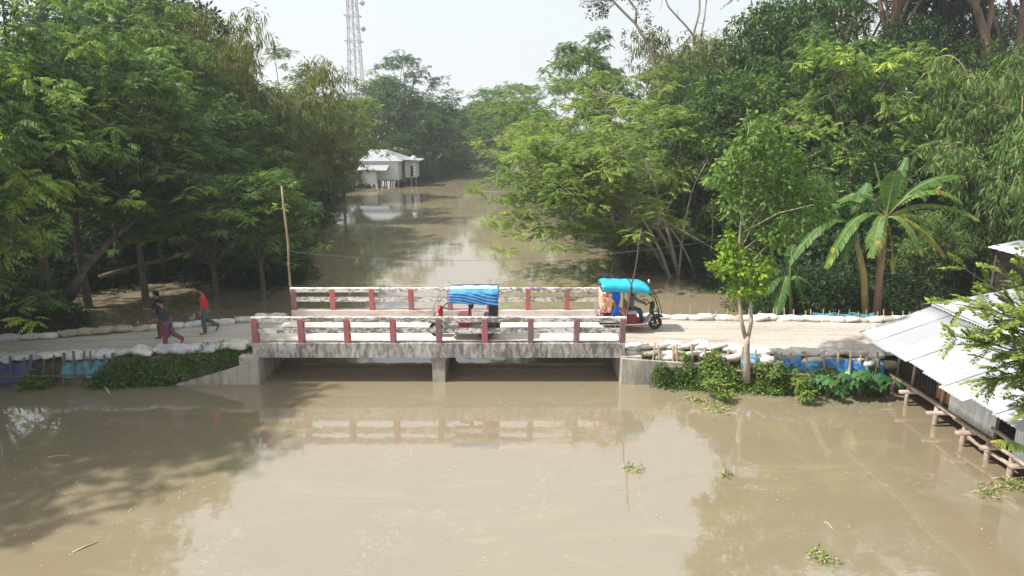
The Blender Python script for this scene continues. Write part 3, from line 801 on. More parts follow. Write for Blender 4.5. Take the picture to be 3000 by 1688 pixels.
W_ = math.pi
pF = on_z(497, 1018, .93)
p1, *_ = person((pF.x, pF.y, road_z(pF.x) - .03), W_ + .12, [(.16, .06), (-.34, .62)], [(.35, .9), (-.35, .2)], .12,
    cloth("dark_teal_cloth", (.018, .035, .045)), stripes("striped_trousers", (.06, .05, .10), (.22, .035, .05), 9), "barefoot boy in a dark teal shirt and striped trousers, nearest the camera", .9, head_tilt=.35, shirt_long=.10)
pF = on_z(479, 990, .93)
p2, *_ = person((pF.x, pF.y, road_z(pF.x) - .03), W_ - .15, [(.10, .05), (-.15, .15)], [(.55, 1.1), (.30, .9)], .05,
    cloth("black_cloth", (.012, .010, .016)), stripes("side_stripe_trousers", (.045, .03, .04), (.30, .06, .06), 6), "boy in a black shirt with one arm raised, behind the teal-shirted boy", .8, head_tilt=.15)
pF = on_z(606, 975, 1.0)
p3, *_ = person((pF.x, pF.y, road_z(pF.x) - .03), W_ + .35, [(.14, .18), (-.26, .70)], [(.10, .2), (-.38, .25)], .03,
    cloth("red_cloth", (.50, .012, .03)), cloth("grey_green_cloth", (.075, .085, .075)), "boy in a bright red shirt and grey trousers walking alone on the road", .85, head_tilt=.12, shirt_long=.06)

# ------------------------------------------------------------------ battery rickshaws
M['turq'] = surf("turquoise_canopy", (.01, .33, .50), (.03, .46, .64), 3, .45, .35, 9, .02)
M['tarp_cap'] = surf("blue_tarp", (.02, .12, .40), (.10, .34, .66), 3, .34, .35, 7, .02)
M['tarp_sunlit_top'] = surf("painted_sunlit_tarp", (.26, .46, .66), (.50, .66, .80), 2, .4, .2)  # paler blue than the sides: sunlight on the roof painted into the colour
M['maroon'] = surf("maroon_vinyl", (.13, .012, .028), (.20, .022, .045), 3, .35, .1)
M['vred'] = surf("red_painted_metal", (.30, .012, .02), (.38, .03, .035), 4, .4, .1)
M['chrome'] = surf("scratched_steel", (.40, .38, .37), (.62, .60, .58), 8, .3, .1, metal=.75)
M['black'] = surf("black_plastic", (.010, .010, .012), (.03, .03, .032), 8, .45, .1)
M['tyre'] = surf("dusty_tyre", (.018, .017, .016), (.06, .05, .045), 10, .85, .4)
M['greybody'] = surf("silver_body_sheet", (.34, .32, .33), (.50, .47, .47), 3, .4, .1, metal=.3)
M['panel'] = surf("dark_rear_panel", (.022, .018, .028), (.045, .038, .05), 4, .5, .1)
M['lamp'] = surf("lamp_glass", (.65, .65, .62), (.85, .85, .82), 8, .1, 0)
def pattern_mat():
    m, nt, p, out = new_mat("orange_printed_cloth")
    v = nd(nt, "ShaderNodeTexVoronoi"); v.inputs['Scale'].default_value = 14
    nt.links.new(coords(nt), v.inputs['Vector'])
    n = noise_n(nt, coords(nt), 9, 3)
    c = ramp(nt, v.outputs['Distance'], [(.2, (.52, .10, .03)), (.42, (.62, .34, .16)), (.62, (.66, .56, .46))])
    c = mixc(nt, ramp(nt, n, [(.5, (0, 0, 0)), (.62, (.8, .8, .8))]), c, (.34, .05, .05))
    nt.links.new(c, p.inputs['Base Color']); p.inputs['Roughness'].default_value = .7
    return m
M['print'] = pattern_mat()
M['curtain'] = surf("royal_blue_cloth", (.006, .06, .38), (.02, .16, .62), 4, .5, .4, 8, .02)

def wheel(parent, x, y, r, name="wheel"):
    w = MB(); w.torus((x, y, r), r * .80, r * .20, n=28, m=9); t = w.build(name, M['tyre'], parent, True)
    d = MB(); rim = r * .66
    for yy in (-.035, .035): d.torus((x, y + yy, r), rim * .95, .012, n=24, m=6)
    d.torus((x, y, r), rim * .97, .03, n=24, m=6)
    for k in range(6):
        a = k * math.pi / 3 + .3
        d.tube([(x, y, r), (x + math.cos(a) * rim, y, r + math.sin(a) * rim)], [.022, .030], 5)
    d.tube([(x, y - .06, r), (x, y + .06, r)], [.045, .045], 10); d.build("rim", M['black'], t)
    h = MB()
    for k in range(6):
        a = k * math.pi / 3 + .3 + math.pi / 6; h.ball((x + math.cos(a) * rim * .62, y - .035, r + math.sin(a) * rim * .62), .02, .008, .02, 8, 5)
    h.build("hub_bolts", M['chrome'], t)
    return t

def rickshaw(loc, rz, style, label):
    o = empty("battery_rickshaw", loc, rz, label, "rickshaw"); rr = random.Random(7)
    far = (style == 'tarp')
    # floor sled with steel lip, curving up to the fork
    f = MB()
    f.bbox(-.98, .50, -.44, .44, .25, .31, .015); f.build("floor_pan", M['vred'] if not far else M['greybody'], o)
    lip = MB()
    for y in (-.455, .455):
        lip.tube([(-1.0, y, .30), (.2, y, .30), (.48, y * .95, .31), (.66, y * .55, .38), (.74, y * .25, .50)], .024, 7)
    lip.build("steel_lip", M['chrome'], o)
    nose = MB(); nose.grid(lambda u, v: Vector((.45 + .30 * u ** .8, (-.44 + .88 * v) * (1 - .72 * u), .31 + .26 * u ** 2)), 8, 6); nose.build("nose_plate", M['greybody'], o, True)
    wheel(o, .92, 0, .24, "front_wheel")
    for y in (-.40, .40): wheel(o, -.62, y, .24, "rear_wheel")
    ax = MB(); ax.tube([(-.62, -.38, .24), (-.62, .38, .24)], .03, 8); ax.build("rear_axle", M['black'], o)
    mg = MB(); mg.grid(lambda u, v: Vector((.92 + .275 * math.cos(.35 + 2.3 * u), -.075 + .15 * v, .24 + .275 * math.sin(.35 + 2.3 * u))), 12, 3); mg.build("mudguard", M['chrome'], o, True)
    fk = MB()
    for y in (-.075, .075): fk.tube([(.92, y, .24), (.86, y, .5), (.76, y * .6, .86)], [.022, .024, .024], 7)
    fk.build("fork", M['black'], o)
    hb = MB(); hb.tube([(.52, -.33, .98), (.62, -.24, 1.0), (.74, 0, .93), (.62, .24, 1.0), (.52, .33, .98)], .017, 7)
    hb.tube([(.76, 0, .86), (.74, 0, .94)], .03, 7); hb.build("handlebar", M['black'], o)
    fr = MB(); fr.ball((.80, 0, .86), .085, .17, .15, 12, 8); fr.bbox(.72, .80, -.15, .15, .55, .88, .03); fr.build("front_fairing", M['black'] if not far else M['vred'], o, True)
    hl = MB(); hl.ball((.885, 0, .86), .04, .085, .075, 12, 8); hl.build("headlight", M['lamp'], o, True)
    for y in (-.13, .13):
        il = MB(); il.ball((.86, y, .76), .028, .03, .028, 8, 6); il.build("indicator", M['lamp'], o, True)
    bk = MB()                                   # wire crash guard / basket in front
    for z in (.50, .60, .70):
        bk.tube([(.86, -.17, z), (1.06 - (z - .5) * .35, -.14, z), (1.06 - (z - .5) * .35, .14, z), (.86, .17, z)], .011, 5)
    for y in (-.14, -.05, .05, .14): bk.tube([(1.07, y, .48), (.98, y, .74)], .009, 5)
    bk.bbox(.84, 1.16, -.17, .17, .475, .50, .006); bk.build("front_guard", M['black'], o)
    ws = MB()
    for y in (-.40, .40):
        ws.tube([(.48, y, 1.62), (.70, y, 1.48), (.88, y * .95, 1.22), (1.0, y * .85, .92), (1.08, y * .55, .62), (1.06, y * .3, .52)], .014, 6)
        ws.tube([(.44, y * .98, 1.52), (.64, y * .98, 1.40), (.80, y * .92, 1.16), (.90, y * .8, .9)], .010, 6)
    ws.tube([(.70, -.40, 1.48), (.70, .40, 1.48)], .010, 6); ws.build("windscreen_frame", M['black'] if not far else M['chrome'], o)
    # seats
    ds = MB(); ds.bbox(-.12, .22, -.36, .36, .31, .62, .03); ds.build("seat_box", M['maroon'], o)
    cu = MB(); cu.bbox(-.14, .24, -.37, .37, .62, .74, .045); cu.build("driver_seat", surf("pale_seat_vinyl", (.42, .27, .27), (.55, .40, .40), 4, .35, .1) if not far else M['maroon'], o)
    bs = MB(); bs.bbox(-.95, -.55, -.40, .40, .50, .70, .04); bs.bbox(-.98, -.88, -.40, .40, .70, 1.10, .03); bs.build("passenger_seat", M['maroon'], o)
    fs_ = MB(); fs_.bbox(-.16, -.10, -.38, .38, .74, 1.02, .02); fs_.build("seat_backrest", M['maroon'] if not far else M['vred'], o)
    # posts
    for x, y, x2 in ((-.92, -.42, -.90), (-.92, .42, -.90), (-.14, -.42, -.12), (-.14, .42, -.12), (.42, -.40, .46), (.42, .40, .46)):
        if x > .3: continue
        ps = MB(); ps.tube([(x, y, .31), (x2, y, 1.50)], .017, 7); ps.build("roof_post", M['vred'], o)
    bp = MB(); bp.bbox(-1.06, -.98, -.44, .44, .28, .42, .02)
    for z in (.34, .52): bp.tube([(-1.0, -.47, z), (-.55, -.47, z)], .022, 6)
    bp.bbox(-1.02, -.50, -.475, -.45, .36, .50, .01); bp.build("rear_bumper", M['black'], o)
    tl = MB(); tl.bbox(-1.075, -1.055, -.38, -.28, .33, .40, .008); tl.build("tail_lamp", M['vred'], o)
    if not far:
        def roof(u, v):
            x = -1.02 + 1.62 * u; a = (v - .5) * math.pi; w = .50
            yy = math.copysign(abs(math.sin(a)) ** .42, math.sin(a)) * w; zz = abs(math.cos(a)) ** .42
            rise = .34 if True else 0
            zc = 1.74 - .13 * max(0, (u - .70) / .30) ** 2 - .05 * (1 - min(1, u / .08)) - .03 * u
            edge = 1.47 - .08 * u + .06 * max(0, .25 - u)
            return Vector((x, yy, edge + (zc - edge) * zz + .008 * math.sin(u * 25 + v * 9)))
        rf = MB(); rf.grid(roof, 26, 18); rf.build("canopy", M['turq'], o, True).modifiers.new("t", 'SOLIDIFY').thickness = .012
        cap = MB(); cap.grid(lambda u, v: Vector((.60 + .05 * math.sin(u * math.pi), (-.46 + .92 * v) , 1.30 + .26 * u * (1 - abs(v - .5) ** 4 * 8))), 6, 10); cap.build("canopy_front", M['turq'], o, True)
        st = MB(); st.grid(lambda u, v: Vector((-.06 + .05 * u, math.copysign(abs(math.sin((v - .5) * math.pi)) ** .42, v - .5) * .508, 1.41 + .32 * abs(math.cos((v - .5) * math.pi)) ** .42)), 2, 18); st.build("canopy_strap", M['black'], o, True)
        def cur(y0):
            def f(u, v):
                pin = 1 - .62 * math.exp(-((v - .48) / .22) ** 2)
                x = -.62 + .10 * math.sin(v * 3.1) + (u - .5) * .30 * pin + .03
                return Vector((x, y0 + .035 * math.sin(u * 22) * pin, .52 + .98 * v))
            return f
        for y in (-.47, .47):
            c = MB(); c.grid(cur(y), 22, 16); c.build("curtain", M['curtain'], o, True).modifiers.new("t", 'SOLIDIFY').thickness = .006
        for y in (-.455, .455):
            sp = MB(); sp.grid(lambda u, v, y=y: Vector((-1.0 + .34 * u, y + .012 * math.sin(u * 14 + v * 5), .72 + .72 * v)), 8, 10); sp.build("side_cloth", M['print'], o, True).modifiers.new("t", 'SOLIDIFY').thickness = .006
        rp = MB(); rp.grid(lambda u, v: Vector((-1.0, -.45 + .9 * u, .72 + .72 * v)), 4, 4); rp.build("rear_cloth", M['print'], o, True).modifiers.new("t", 'SOLIDIFY').thickness = .008
        rk = MB()
        for y in (-.45, -.15, .15, .45): rk.tube([(-1.0, y, .45), (-1.16, y, .50), (-1.16, y, .92), (-1.0, y, .96)], .012, 5)
        for z in (.55, .75, .92): rk.tube([(-1.16, -.45, z), (-1.16, .45, z)], .011, 5)
        rk.build("rear_rack", M['chrome'], o)
        hn = MB(); hn.ball((.62, -.1, 1.72), .05, .05, .06, 9, 7); hn.tube([(.60, -.1, 1.66), (.62, -.1, 1.80)], .02, 6); hn.build("roof_lamp", M['chrome'], o, True)
    else:
        tp = MB()
        def ttop(u, v):
            x = -1.0 + 1.46 * u; a = (v - .5) * 2
            return Vector((x, a * .30, 1.60 - .03 * a * a + .012 * math.sin(u * 18 + a * 4) - .10 * max(0, u - .75)))
        tp.grid(ttop, 22, 8); tp.build("canopy_top", M['tarp_sunlit_top'], o, True).modifiers.new("t", 'SOLIDIFY').thickness = .008
        for y in (-.475, .475):
            td = MB()
            def ts(u, v, y=y):
                x = -1.02 + 1.50 * u; zt = 1.50 - .10 * max(0, u - .75); zb = 1.13 + .07 * u
                if v <= .72:
                    q = v / .72; z = zb + (zt - zb) * q
                    fold = .036 * math.sin((q * 5.5 - u * 4.2) * 4.2 + 1.5 * math.sin(u * 7)) * (1 - .4 * q)
                    return Vector((x, y * (1 + .05 * (1 - q)) + fold, z))
                q = (v - .72) / .28
                return Vector((x, y * (1 - .38 * q ** 1.3), zt + .105 * math.sin(q * 1.45) + .010 * math.sin(u * 30 + q * 5) * (1 - q) - .0 * u))
            td.grid(ts, 48, 20); td.build("canopy_side", M['tarp_cap'], o, True).modifiers.new("t", 'SOLIDIFY').thickness = .005
        for y in (-.45, .45):
            dp = MB(); dp.bbox(-.98, -.72, y - .012, y + .012, .50, 1.26, .005); dp.build("rear_side_panel", M['panel'], o)
        rb = MB(); rb.bbox(-1.0, -.985, -.44, .44, .50, 1.5, .005); rb.build("rear_panel", M['panel'], o)
        dv = MB(); dv.bbox(-.20, -.12, -.06, .06, .95, 1.50, .02); dv.ball((-.16, 0, 1.02), .09, .10, .14, 10, 7); dv.build("seat_divider", M['vred'], o, True)
        mr = MB(); mr.tube([(.40, -.44, 1.55), (.52, -.50, 1.62)], .008, 5); mr.ball((.55, -.50, 1.63), .015, .06, .04, 9, 6); mr.build("wing_mirror", M['chrome'], o)
        sb_ = MB(); sb_.bbox(-.52, .46, -.465, -.445, .31, .46, .008); sb_.build("side_skirt", M['greybody'], o)
    return o
fw = on_z(1920, 966, 1.10)
RX, RY = fw.x - .92, fw.y + .10
rk = rickshaw((RX, RY, 1.085), 0, 'turq', "battery rickshaw with turquoise canopy and blue curtain leaving the bridge rightwards")
fw = on_z(1296, 985, 1.10)
tk = rickshaw((fw.x + .80, 21.85, 1.09), math.pi, 'tarp', "battery rickshaw under a blue tarpaulin crossing the middle of the bridge"); tk.scale = (1.07,) * 3
person((RX + .06, RY, 1.085), 0, [(1.25, .95), (1.20, .95)], [(.75, .45), (.75, .45)], .10, stripes("grey_checked_shirt", (.10, .11, .13), (.22, .23, .26), 14),
       cloth("teal_lungi_cloth", (.015, .085, .10)), "driver in a grey shirt and teal lungi seated in the turquoise rickshaw", 1.2, seat=.74, head_tilt=.05, skirt=True, sc_=.93)
person((RX - .62, RY - .12, 1.085), 0, [(1.35, 1.0), (1.35, 1.0)], [(.45, .7), (.45, .7)], .02, cloth("marigold_cloth", (.62, .30, .02)), cloth("orange_brown_cloth", (.36, .09, .015)),
       "passenger in orange and yellow clothes behind the rickshaw's blue curtain", 1.3, seat=.70, head_tilt=.1, skirt=True, sc_=.82)

# ------------------------------------------------------------------ poles and wires
def pole(name, label, cat, a, b, r0, r1, mat, wig=.03, seed=1):
    rr = random.Random(seed); a, b = Vector(a), Vector(b); o = Vector((a.x, a.y, a.z)); pts = []
    for t in np.linspace(0, 1, 9): pts.append(a.lerp(b, t) - o + Vector((rr.uniform(-wig, wig), rr.uniform(-wig, wig), 0)) * (1 if 0 < t < 1 else 0))
    mb = MB(); mb.tube(pts, list(np.linspace(r0, r1, 9)), 7)
    for i in range(1, 8): mb.tube([pts[i] - Vector((0, 0, .015)), pts[i] + Vector((0, 0, .015))], r0 * 1.12 + (r1 - r0) * i / 8, 7)
    ob = mb.build(name, mat, smooth=True, label=label, cat=cat); ob.location = o; return ob
PB = on_y(1822, 985, 20.95); PT = on_y(1880, 668, 20.95)
pole("bamboo_wire_pole", "thin leaning bamboo pole carrying a wire at the bridge's right end", "pole", (PB.x, 20.95, 1.09), (PT.x, 20.95, PT.z), .030, .018, M['bark'])
q0 = on_y(858, 862, 26.5); q1 = on_y(825, 545, 26.5)
pole("bamboo_pole", "tall dry bamboo pole standing in the water behind the bridge's left end", "pole", (q0.x, 26.5, -.6), (q1.x, 26.5, q1.z), .055, .035, M['bamboo_dry'], .04, 3)
M['wire'] = surf("black_cable", (.03, .03, .03), (.06, .06, .06), 5, .6, 0)
def wire(label, a, b, sag, r=.009):
    a, b = Vector(a), Vector(b); mb = MB(); o = a.copy()
    mb.tube([a.lerp(b, t) - o - Vector((0, 0, sag * 4 * t * (1 - t))) for t in np.linspace(0, 1, 17)], r, 4)
    ob = mb.build("wire", M['wire'], label=label, cat="wire"); ob.location = o
wp = on_y(1869, 735, 20.95)
wire("thin wire running right from the leaning pole past the young tree", wp, on_y(2560, 585, 26.0), .25)
wire("thin wire running left over the water from the leaning pole", wp, on_y(835, 735, 26.5), .35, .006)
wire("upper thin wire crossing in front of the banana trunks", on_y(2330, 700, 26.5), on_y(3010, 905, 26.5), .12, .008)
wire("lower thin wire crossing low before the banana trunks", on_y(2330, 745, 26.3), on_y(3010, 985, 24.6), .12, .008)

# ------------------------------------------------------------------ tin shed on stilts, right
sh = empty("stilt_shed", (11.62, 16.5, 0), 0, "low shed on stilts with a big pale tin roof over the water", "shed")
SO = Vector((11.62, 16.5, 0))
def corr(p0, du, dv, nu, pitch, amp, nrm, thick=.006):
    """corrugated sheet: ribs run along dv, waves across du"""
    p0, du, dv, nrm = map(Vector, (p0, du, dv, nrm)); mb = MB(); L = du.length; n = max(6, int(L / pitch * 6))
    mb.grid(lambda u, v: p0 + du * u + dv * v + nrm * (amp * math.sin(u * L / pitch * 2 * math.pi) + .008 * mnoise.noise(Vector((u * 5, v * 4, p0.x)))), n, 4)
    return mb
def shed_part(mb, name, mat, smooth=True, sol=0.0):
    mb.v = [tuple(Vector(p) - SO) for p in mb.v]
    o = mb.build(name, mat, sh, smooth)
    if sol: o.modifiers.new("t", 'SOLIDIFY').thickness = sol
    return o
Y0s, Y1s = 12.9, 19.65
ny = 8; dy = (Y1s - Y0s) / ny
for i in range(ny):                         # roof sheets, each lapping the next
    ya = Y0s + dy * i; lift = .010 * (i % 2); ex = .05 * math.sin(i * 1.9)
    if i in (2,): ex -= .10
    shed_part(corr((10.42 + ex, ya - .03, 1.88 + lift + ex * .38), (0, dy + .06, 0), (2.18 - ex, 0, .83 - ex * .38), 0, .11, .018, (-.35, 0, .93)), "roof_sheet", M['tin_roof'], True, .004)
    shed_part(corr((12.50, ya - .03, 2.74 + lift), (0, dy + .06, 0), (3.4, 0, .70), 0, .11, .018, (-.2, 0, .98)), "roof_sheet", M['tin_roof'], True, .004)
mb = MB(); mb.tube([(12.56, Y0s, 2.80), (12.56, Y1s, 2.80)], .03, 6); shed_part(mb, "ridge_strip", M['tin_wall'])
for y in (19.6, 18.8, 17.4, 16.2, 15.3, 14.5, 13.4):
    mb = MB(); rj = random.Random(int(y * 10)); r = .075 if y < 18 else .06
    mb.tube([(11.62 + rj.uniform(-.06, .06), y + rj.uniform(-.05, .05), -1.2), (11.63, y, .2), (11.64, y, .55)], [r, r * .95, r * .9], 8); shed_part(mb, "stilt", M['wood'])
    mb = MB(); mb.tube([(11.70, y - .05, .5), (11.72, y - .05, 2.22)], [.04, .035], 7); shed_part(mb, "post", M['wood'])
    mb = MB(); x0 = 11.33 + rj.uniform(-.12, .10); mb.tube([(x0, y - .22, .40 + rj.uniform(-.04, .04)), (13.6, y - .22, .42)], [.065, .06], 8); shed_part(mb, "floor_beam", M['wood'])
for y in (19.6, 16.5, 13.4):
    mb = MB(); mb.tube([(15.9, y, -1.2), (15.9, y, 3.3)], .08, 8); shed_part(mb, "post", M['wood'])
for z, xx, r, y0, y1 in ((.55, 11.60, .055, 16.3, 19.75), (.52, 11.58, .055, 12.9, 16.6), (1.45, 11.66, .03, 12.9, 19.7), (.86, 11.60, .05, 12.9, 15.25), (.28, 11.58, .05, 14.4, 16.3), (2.22, 11.70, .04, 12.9, 19.65)):
    mb = MB(); pts = [(xx + .02 * math.sin(t * 7), y0 + (y1 - y0) * t, z + .02 * math.sin(t * 5 + z * 9)) for t in np.linspace(0, 1, 8)]; mb.tube(pts, r, 7); shed_part(mb, "rail", M['wood'])
for i in range(20):
    mb = MB(); y = 13.0 + i * .335; mb.box(11.66, 15.9, y, y + .28, .545 + .004 * (i % 3), .58 + .004 * (i % 3)); shed_part(mb, "floor_board", M['wood_dark'], False)
for i in range(26):                         # dark back wall of upright boards
    mb = MB(); y = 12.95 + i * .256; mb.box(13.75 + .01 * (i % 2), 13.78 + .01 * (i % 2), y, y + .235, .58, 2.9); shed_part(mb, "wall_board", M['wood_dark'], False)
for i in range(9):
    mb = MB(); x = 11.8 + i * .22; mb.box(x, x + .2, 19.60 + .01 * (i % 2), 19.63 + .01 * (i % 2), .58, 2.2); shed_part(mb, "wall_board", M['wood_dark'], False)
shed_part(corr((11.60, 15.15, .62), (0, 1.75, 0), (0, 0, 1.35), 0, .085, .016, (-1, 0, 0)), "tin_panel", M['tin_wall'], True, .004)
shed_part(corr((11.57, 12.9, .44), (0, 1.55, 0), (0, 0, 1.5), 0, .085, .016, (-1, 0, 0)), "tin_panel", M['tin_wall'], True, .004)
mb = MB(); mb.box(11.78, 11.80, 16.95, 17.75, .62, 1.75); shed_part(mb, "plywood_panel", M['ply'], False)
for i in range(14):
    mb = MB(); y = 17.7 + i * .14; mb.tube([(11.74, y, .6), (11.74, y + .02, 2.2)], .012, 5); shed_part(mb, "bamboo_bar", M['wood_dark'])

# ------------------------------------------------------------------ little hut roof behind the bamboo, far right
hp = on_y(2985, 722, 26.6)
hu = empty("hut", (hp.x + .9, 26.6, .3), 0, "small hut with a grey tin roof behind the bamboo, right edge", "hut")
mb = corr((-1.3, -1.4, hp.z - .55), (0, 2.6, 0), (3.4, 0, .75), 0, .12, .02, (-.2, 0, .98)); o = mb.build("roof", M['tin_wall'], hu, True); o.modifiers.new("t", 'SOLIDIFY').thickness = .01
for x, y in ((-1.0, -1.1), (-1.0, 1.0), (1.8, -1.1), (1.8, 1.0)):
    mb = MB(); mb.tube([(x, y, -.8), (x, y, hp.z - .5 + (x + 1.3) * .22)], .06, 7); mb.build("post", M['wood_dark'], hu)
mb = MB(); mb.box(-.9, 1.7, .94, .98, -.3, hp.z - .6); mb.build("wall", M['wood_dark'], hu)

# ------------------------------------------------------------------ white tin house on stilts up the river
HY = 90.0
def HP(px, py, y=HY): return on_y(px, py, y)
hb0 = HP(1130, 540)
ho = empty("stilt_house", (hb0.x, HY, 0), 0, "white tin-walled house on stilts at the far left bank", "house"); HO = Vector((hb0.x, HY, 0))
def hpart(mb, name, mat, smooth=False, parent=None):
    if parent is None: mb.v = [tuple(Vector(p) - HO) for p in mb.v]
    return mb.build(name, mat, ho, smooth)
xl, xr = HP(1060, 500).x, HP(1166, 500).x; zf, zw = HP(1130, 528).z, HP(1130, 470).z; zr = HP(1130, 441).z
xm = (xl + xr) / 2; D_ = 6.0
n = 12
for i in range(n):                           # front wall of upright tin sheets
    a, b = xl + (xr - xl) * i / n, xl + (xr - xl) * (i + 1) / n
    mb = MB(); yy = HY + .02 * (i % 2); mb.box(a, b - .01, yy, yy + .06, zf, zw); hpart(mb, "wall_panel", M['tin_far'])
xr2 = xr + 1.1                               # the side wall turned towards the river
mb = MB(); mb.add([(xr, HY + .03, zf), (xr2, HY + D_, zf), (xr2, HY + D_, zw), (xr, HY + .03, zw), (xr - .06, HY + .08, zf), (xr2 - .06, HY + D_, zf), (xr2 - .06, HY + D_, zw), (xr - .06, HY + .08, zw)],
    [(0,1,2,3),(7,6,5,4),(0,3,7,4),(1,5,6,2),(3,2,6,7),(0,4,5,1)]); hpart(mb, "side_wall", M['tin_far'])
mb = MB()
e = .28; hx0, hx1 = xl - e, xr + e + .3
mb.add([(hx0, HY - e, zw - .08), (hx1, HY - e, zw - .08), (hx1 + .9, HY + D_ + e, zw - .08), (hx0 + .9, HY + D_ + e, zw - .08), (xl + .6, HY + D_ * .5, zr), (xr - 1.9, HY + D_ * .5, zr)],
       [(0,1,5,4),(1,2,5),(2,3,4,5),(3,0,4),(3,2,1,0)]); hpart(mb, "roof", M['tin_roof'])
mb = MB(); mb.box(xl, xr2, HY + .3, HY + D_, zf - .12, zf - .01); hpart(mb, "floor", M['wood_dark'])
for i in range(7):
    x = xl + (xr - xl) * i / 6
    for yy in (HY + .1, HY + 3):
        mb = MB(); mb.box(x - .07, x + .07, yy, yy + .14, -1.2, zf); hpart(mb, "stilt", M['wood'])
# annex, further right
ax0, ax1 = HP(1182, 500).x, HP(1216, 500).x; az0, az1 = HP(1200, 522).z, HP(1200, 474).z
mb = MB(); mb.box(ax0, ax1, HY + 1.2, HY + 4, az0, az1); hpart(mb, "annex_wall", surf("greyish_lilac_tin", (.40, .39, .43), (.52, .51, .55), 1, .7, .1))
mb = MB(); mb.box(ax1 - .75, ax1 - .45, HY + 1.16, HY + 1.199, az0 + .1, az1 - .6); hpart(mb, "door", M['black'])
for k in range(4):
    mb = MB(); z = az0 + .35 + k * .42; mb.box(ax1 - .36, ax1 - .06, HY + 1.15, HY + 1.199, z, z + .26); hpart(mb, "lattice_block", M['tin_far'])
mb = MB(); mb.add([(ax0 - .3, HY + .6, az1 + .18), (ax1 + .7, HY + .6, az1 + .06), (ax1 + .7, HY + 4.4, az1 + .10), (ax0 - .3, HY + 4.4, az1 + .24), (ax0 - .3, HY + .6, az1 + .30), (ax1 + .7, HY + .6, az1 + .16), (ax1 + .7, HY + 4.4, az1 + .2), (ax0 - .3, HY + 4.4, az1 + .36)],
    [(3,2,1,0),(4,5,6,7),(0,1,5,4),(1,2,6,5),(2,3,7,6),(3,0,4,7)]); hpart(mb, "annex_roof", M['tin_roof'])
for x in (ax0 + .1, (ax0 + ax1) / 2, ax1 - .1):
    mb = MB(); mb.box(x - .06, x + .06, HY + 1.3, HY + 1.42, -1.2, az0); hpart(mb, "stilt", M['wood'])
dsh = HP(1211, 464, HY + 1.5); mb = MB(); mb.grid(lambda u, v: Vector((dsh.x + .38 * v * math.cos(u * 2 * math.pi), dsh.y - .12 * (1 - v * v), dsh.z + .38 * v * math.sin(u * 2 * math.pi))), 16, 4)
mb.tube([(dsh.x, dsh.y, dsh.z), (dsh.x, dsh.y + .3, az1 + .2)], .04, 6); hpart(mb, "satellite_dish", M['tin_far'], True)
# lean-to on the left with its own awning
lx0, lx1 = HP(1080, 500).x - .6, HP(1112, 500).x
mb = MB(); mb.add([(lx0 - .4, HY - 2.2, HP(1100, 497).z), (HP(1140, 490).x, HY - 2.2, HP(1140, 497).z - .05), (HP(1142, 490).x, HY - .05, HP(1140, 484).z), (lx0 - .4, HY - .05, HP(1100, 484).z),
    (lx0 - .4, HY - 2.2, HP(1100, 495).z), (HP(1140, 490).x, HY - 2.2, HP(1140, 495).z - .05), (HP(1142, 490).x, HY - .05, HP(1140, 482).z), (lx0 - .4, HY - .05, HP(1100, 482).z)],
    [(3,2,1,0),(4,5,6,7),(0,1,5,4),(1,2,6,5),(2,3,7,6),(3,0,4,7)]); hpart(mb, "awning", M['tin_roof'])
mb = MB(); mb.box(lx0, lx1, HY - 1.8, HY - 1.7, .5, HP(1100, 500).z); hpart(mb, "lean_to_wall", M['tin_far'])
for x in (lx0 + .05, lx1 + .05, HP(1124, 500).x):
    mb = MB(); mb.box(x - .09, x + .09, HY - 1.95, HY - 1.8, -1.2, HP(1100, 498).z - .05); hpart(mb, "lean_to_post", M['wood'])
for k, px in enumerate((1150, 1172)):
    pass

# ------------------------------------------------------------------ lattice mast beyond the trees
TY = 165.0
tb = on_y(1046, 300, TY); M['mast'] = surf("galvanised_mast", (.40, .38, .42), (.52, .50, .54), .4, .6, 0, metal=.2)
tw = empty("lattice_mast", (tb.x, TY, .4), 0, "tall lattice phone mast rising behind the left trees", "mast")
TH_ = 52.0
def tw_w(z): return 1.5 * (1 - z / TH_) + .5
corners = [(-1, -1), (1, -1), (1, 1), (-1, 1)]
for cx, cy in corners:
    mb = MB(); mb.tube([(cx * tw_w(z), cy * tw_w(z), z) for z in np.linspace(-.5, TH_, 14)], .11, 5); mb.build("leg", M['mast'], tw)
br_ = []; z = 0; k = 0
while z < TH_ - 1:
    h = 2.4
    for i in range(4):
        a, b = corners[i], corners[(i + 1) % 4]; w0, w1 = tw_w(z), tw_w(z + h)
        mb = MB(); mb.tube([(a[0] * w0, a[1] * w0, z), (b[0] * w1, b[1] * w1, z + h)], .05, 4); mb.tube([(b[0] * w0, b[1] * w0, z), (a[0] * w1, a[1] * w1, z + h)], .05, 4)
        mb.tube([(a[0] * w0, a[1] * w0, z), (b[0] * w0, b[1] * w0, z)], .045, 4); mb.build("cross_brace", M['mast'], tw)
    z += h
mb = MB(); mb.tube([(0, 0, 0), (0, 0, TH_)], .28, 6); mb.build("cable_ladder", surf("pale_cable_tray", (.55, .53, .57), (.62, .60, .64), 1, .6, 0), tw)
for zz in (26.0, 31.5, 36):
    mb = MB(); w = tw_w(zz) + .55
    for i in range(4):
        a, b = corners[i], corners[(i + 1) % 4]; mb.tube([(a[0] * w, a[1] * w, zz), (b[0] * w, b[1] * w, zz)], .10, 5)
    mb.build("platform_ring", M['mast'], tw)
for x, y, zz in ((2.6, -1.2, 34), (2.4, -.5, 28.6), (-2.2, -1.4, 36.5), (2.8, -1, 38)):
    mb = MB(); mb.ball((x, y, zz), .55, .3, .55, 10, 7); mb.tube([(x, y, zz), (x * .6, y * .6, zz)], .07, 5); mb.build("dish_antenna", M['mast'], tw)
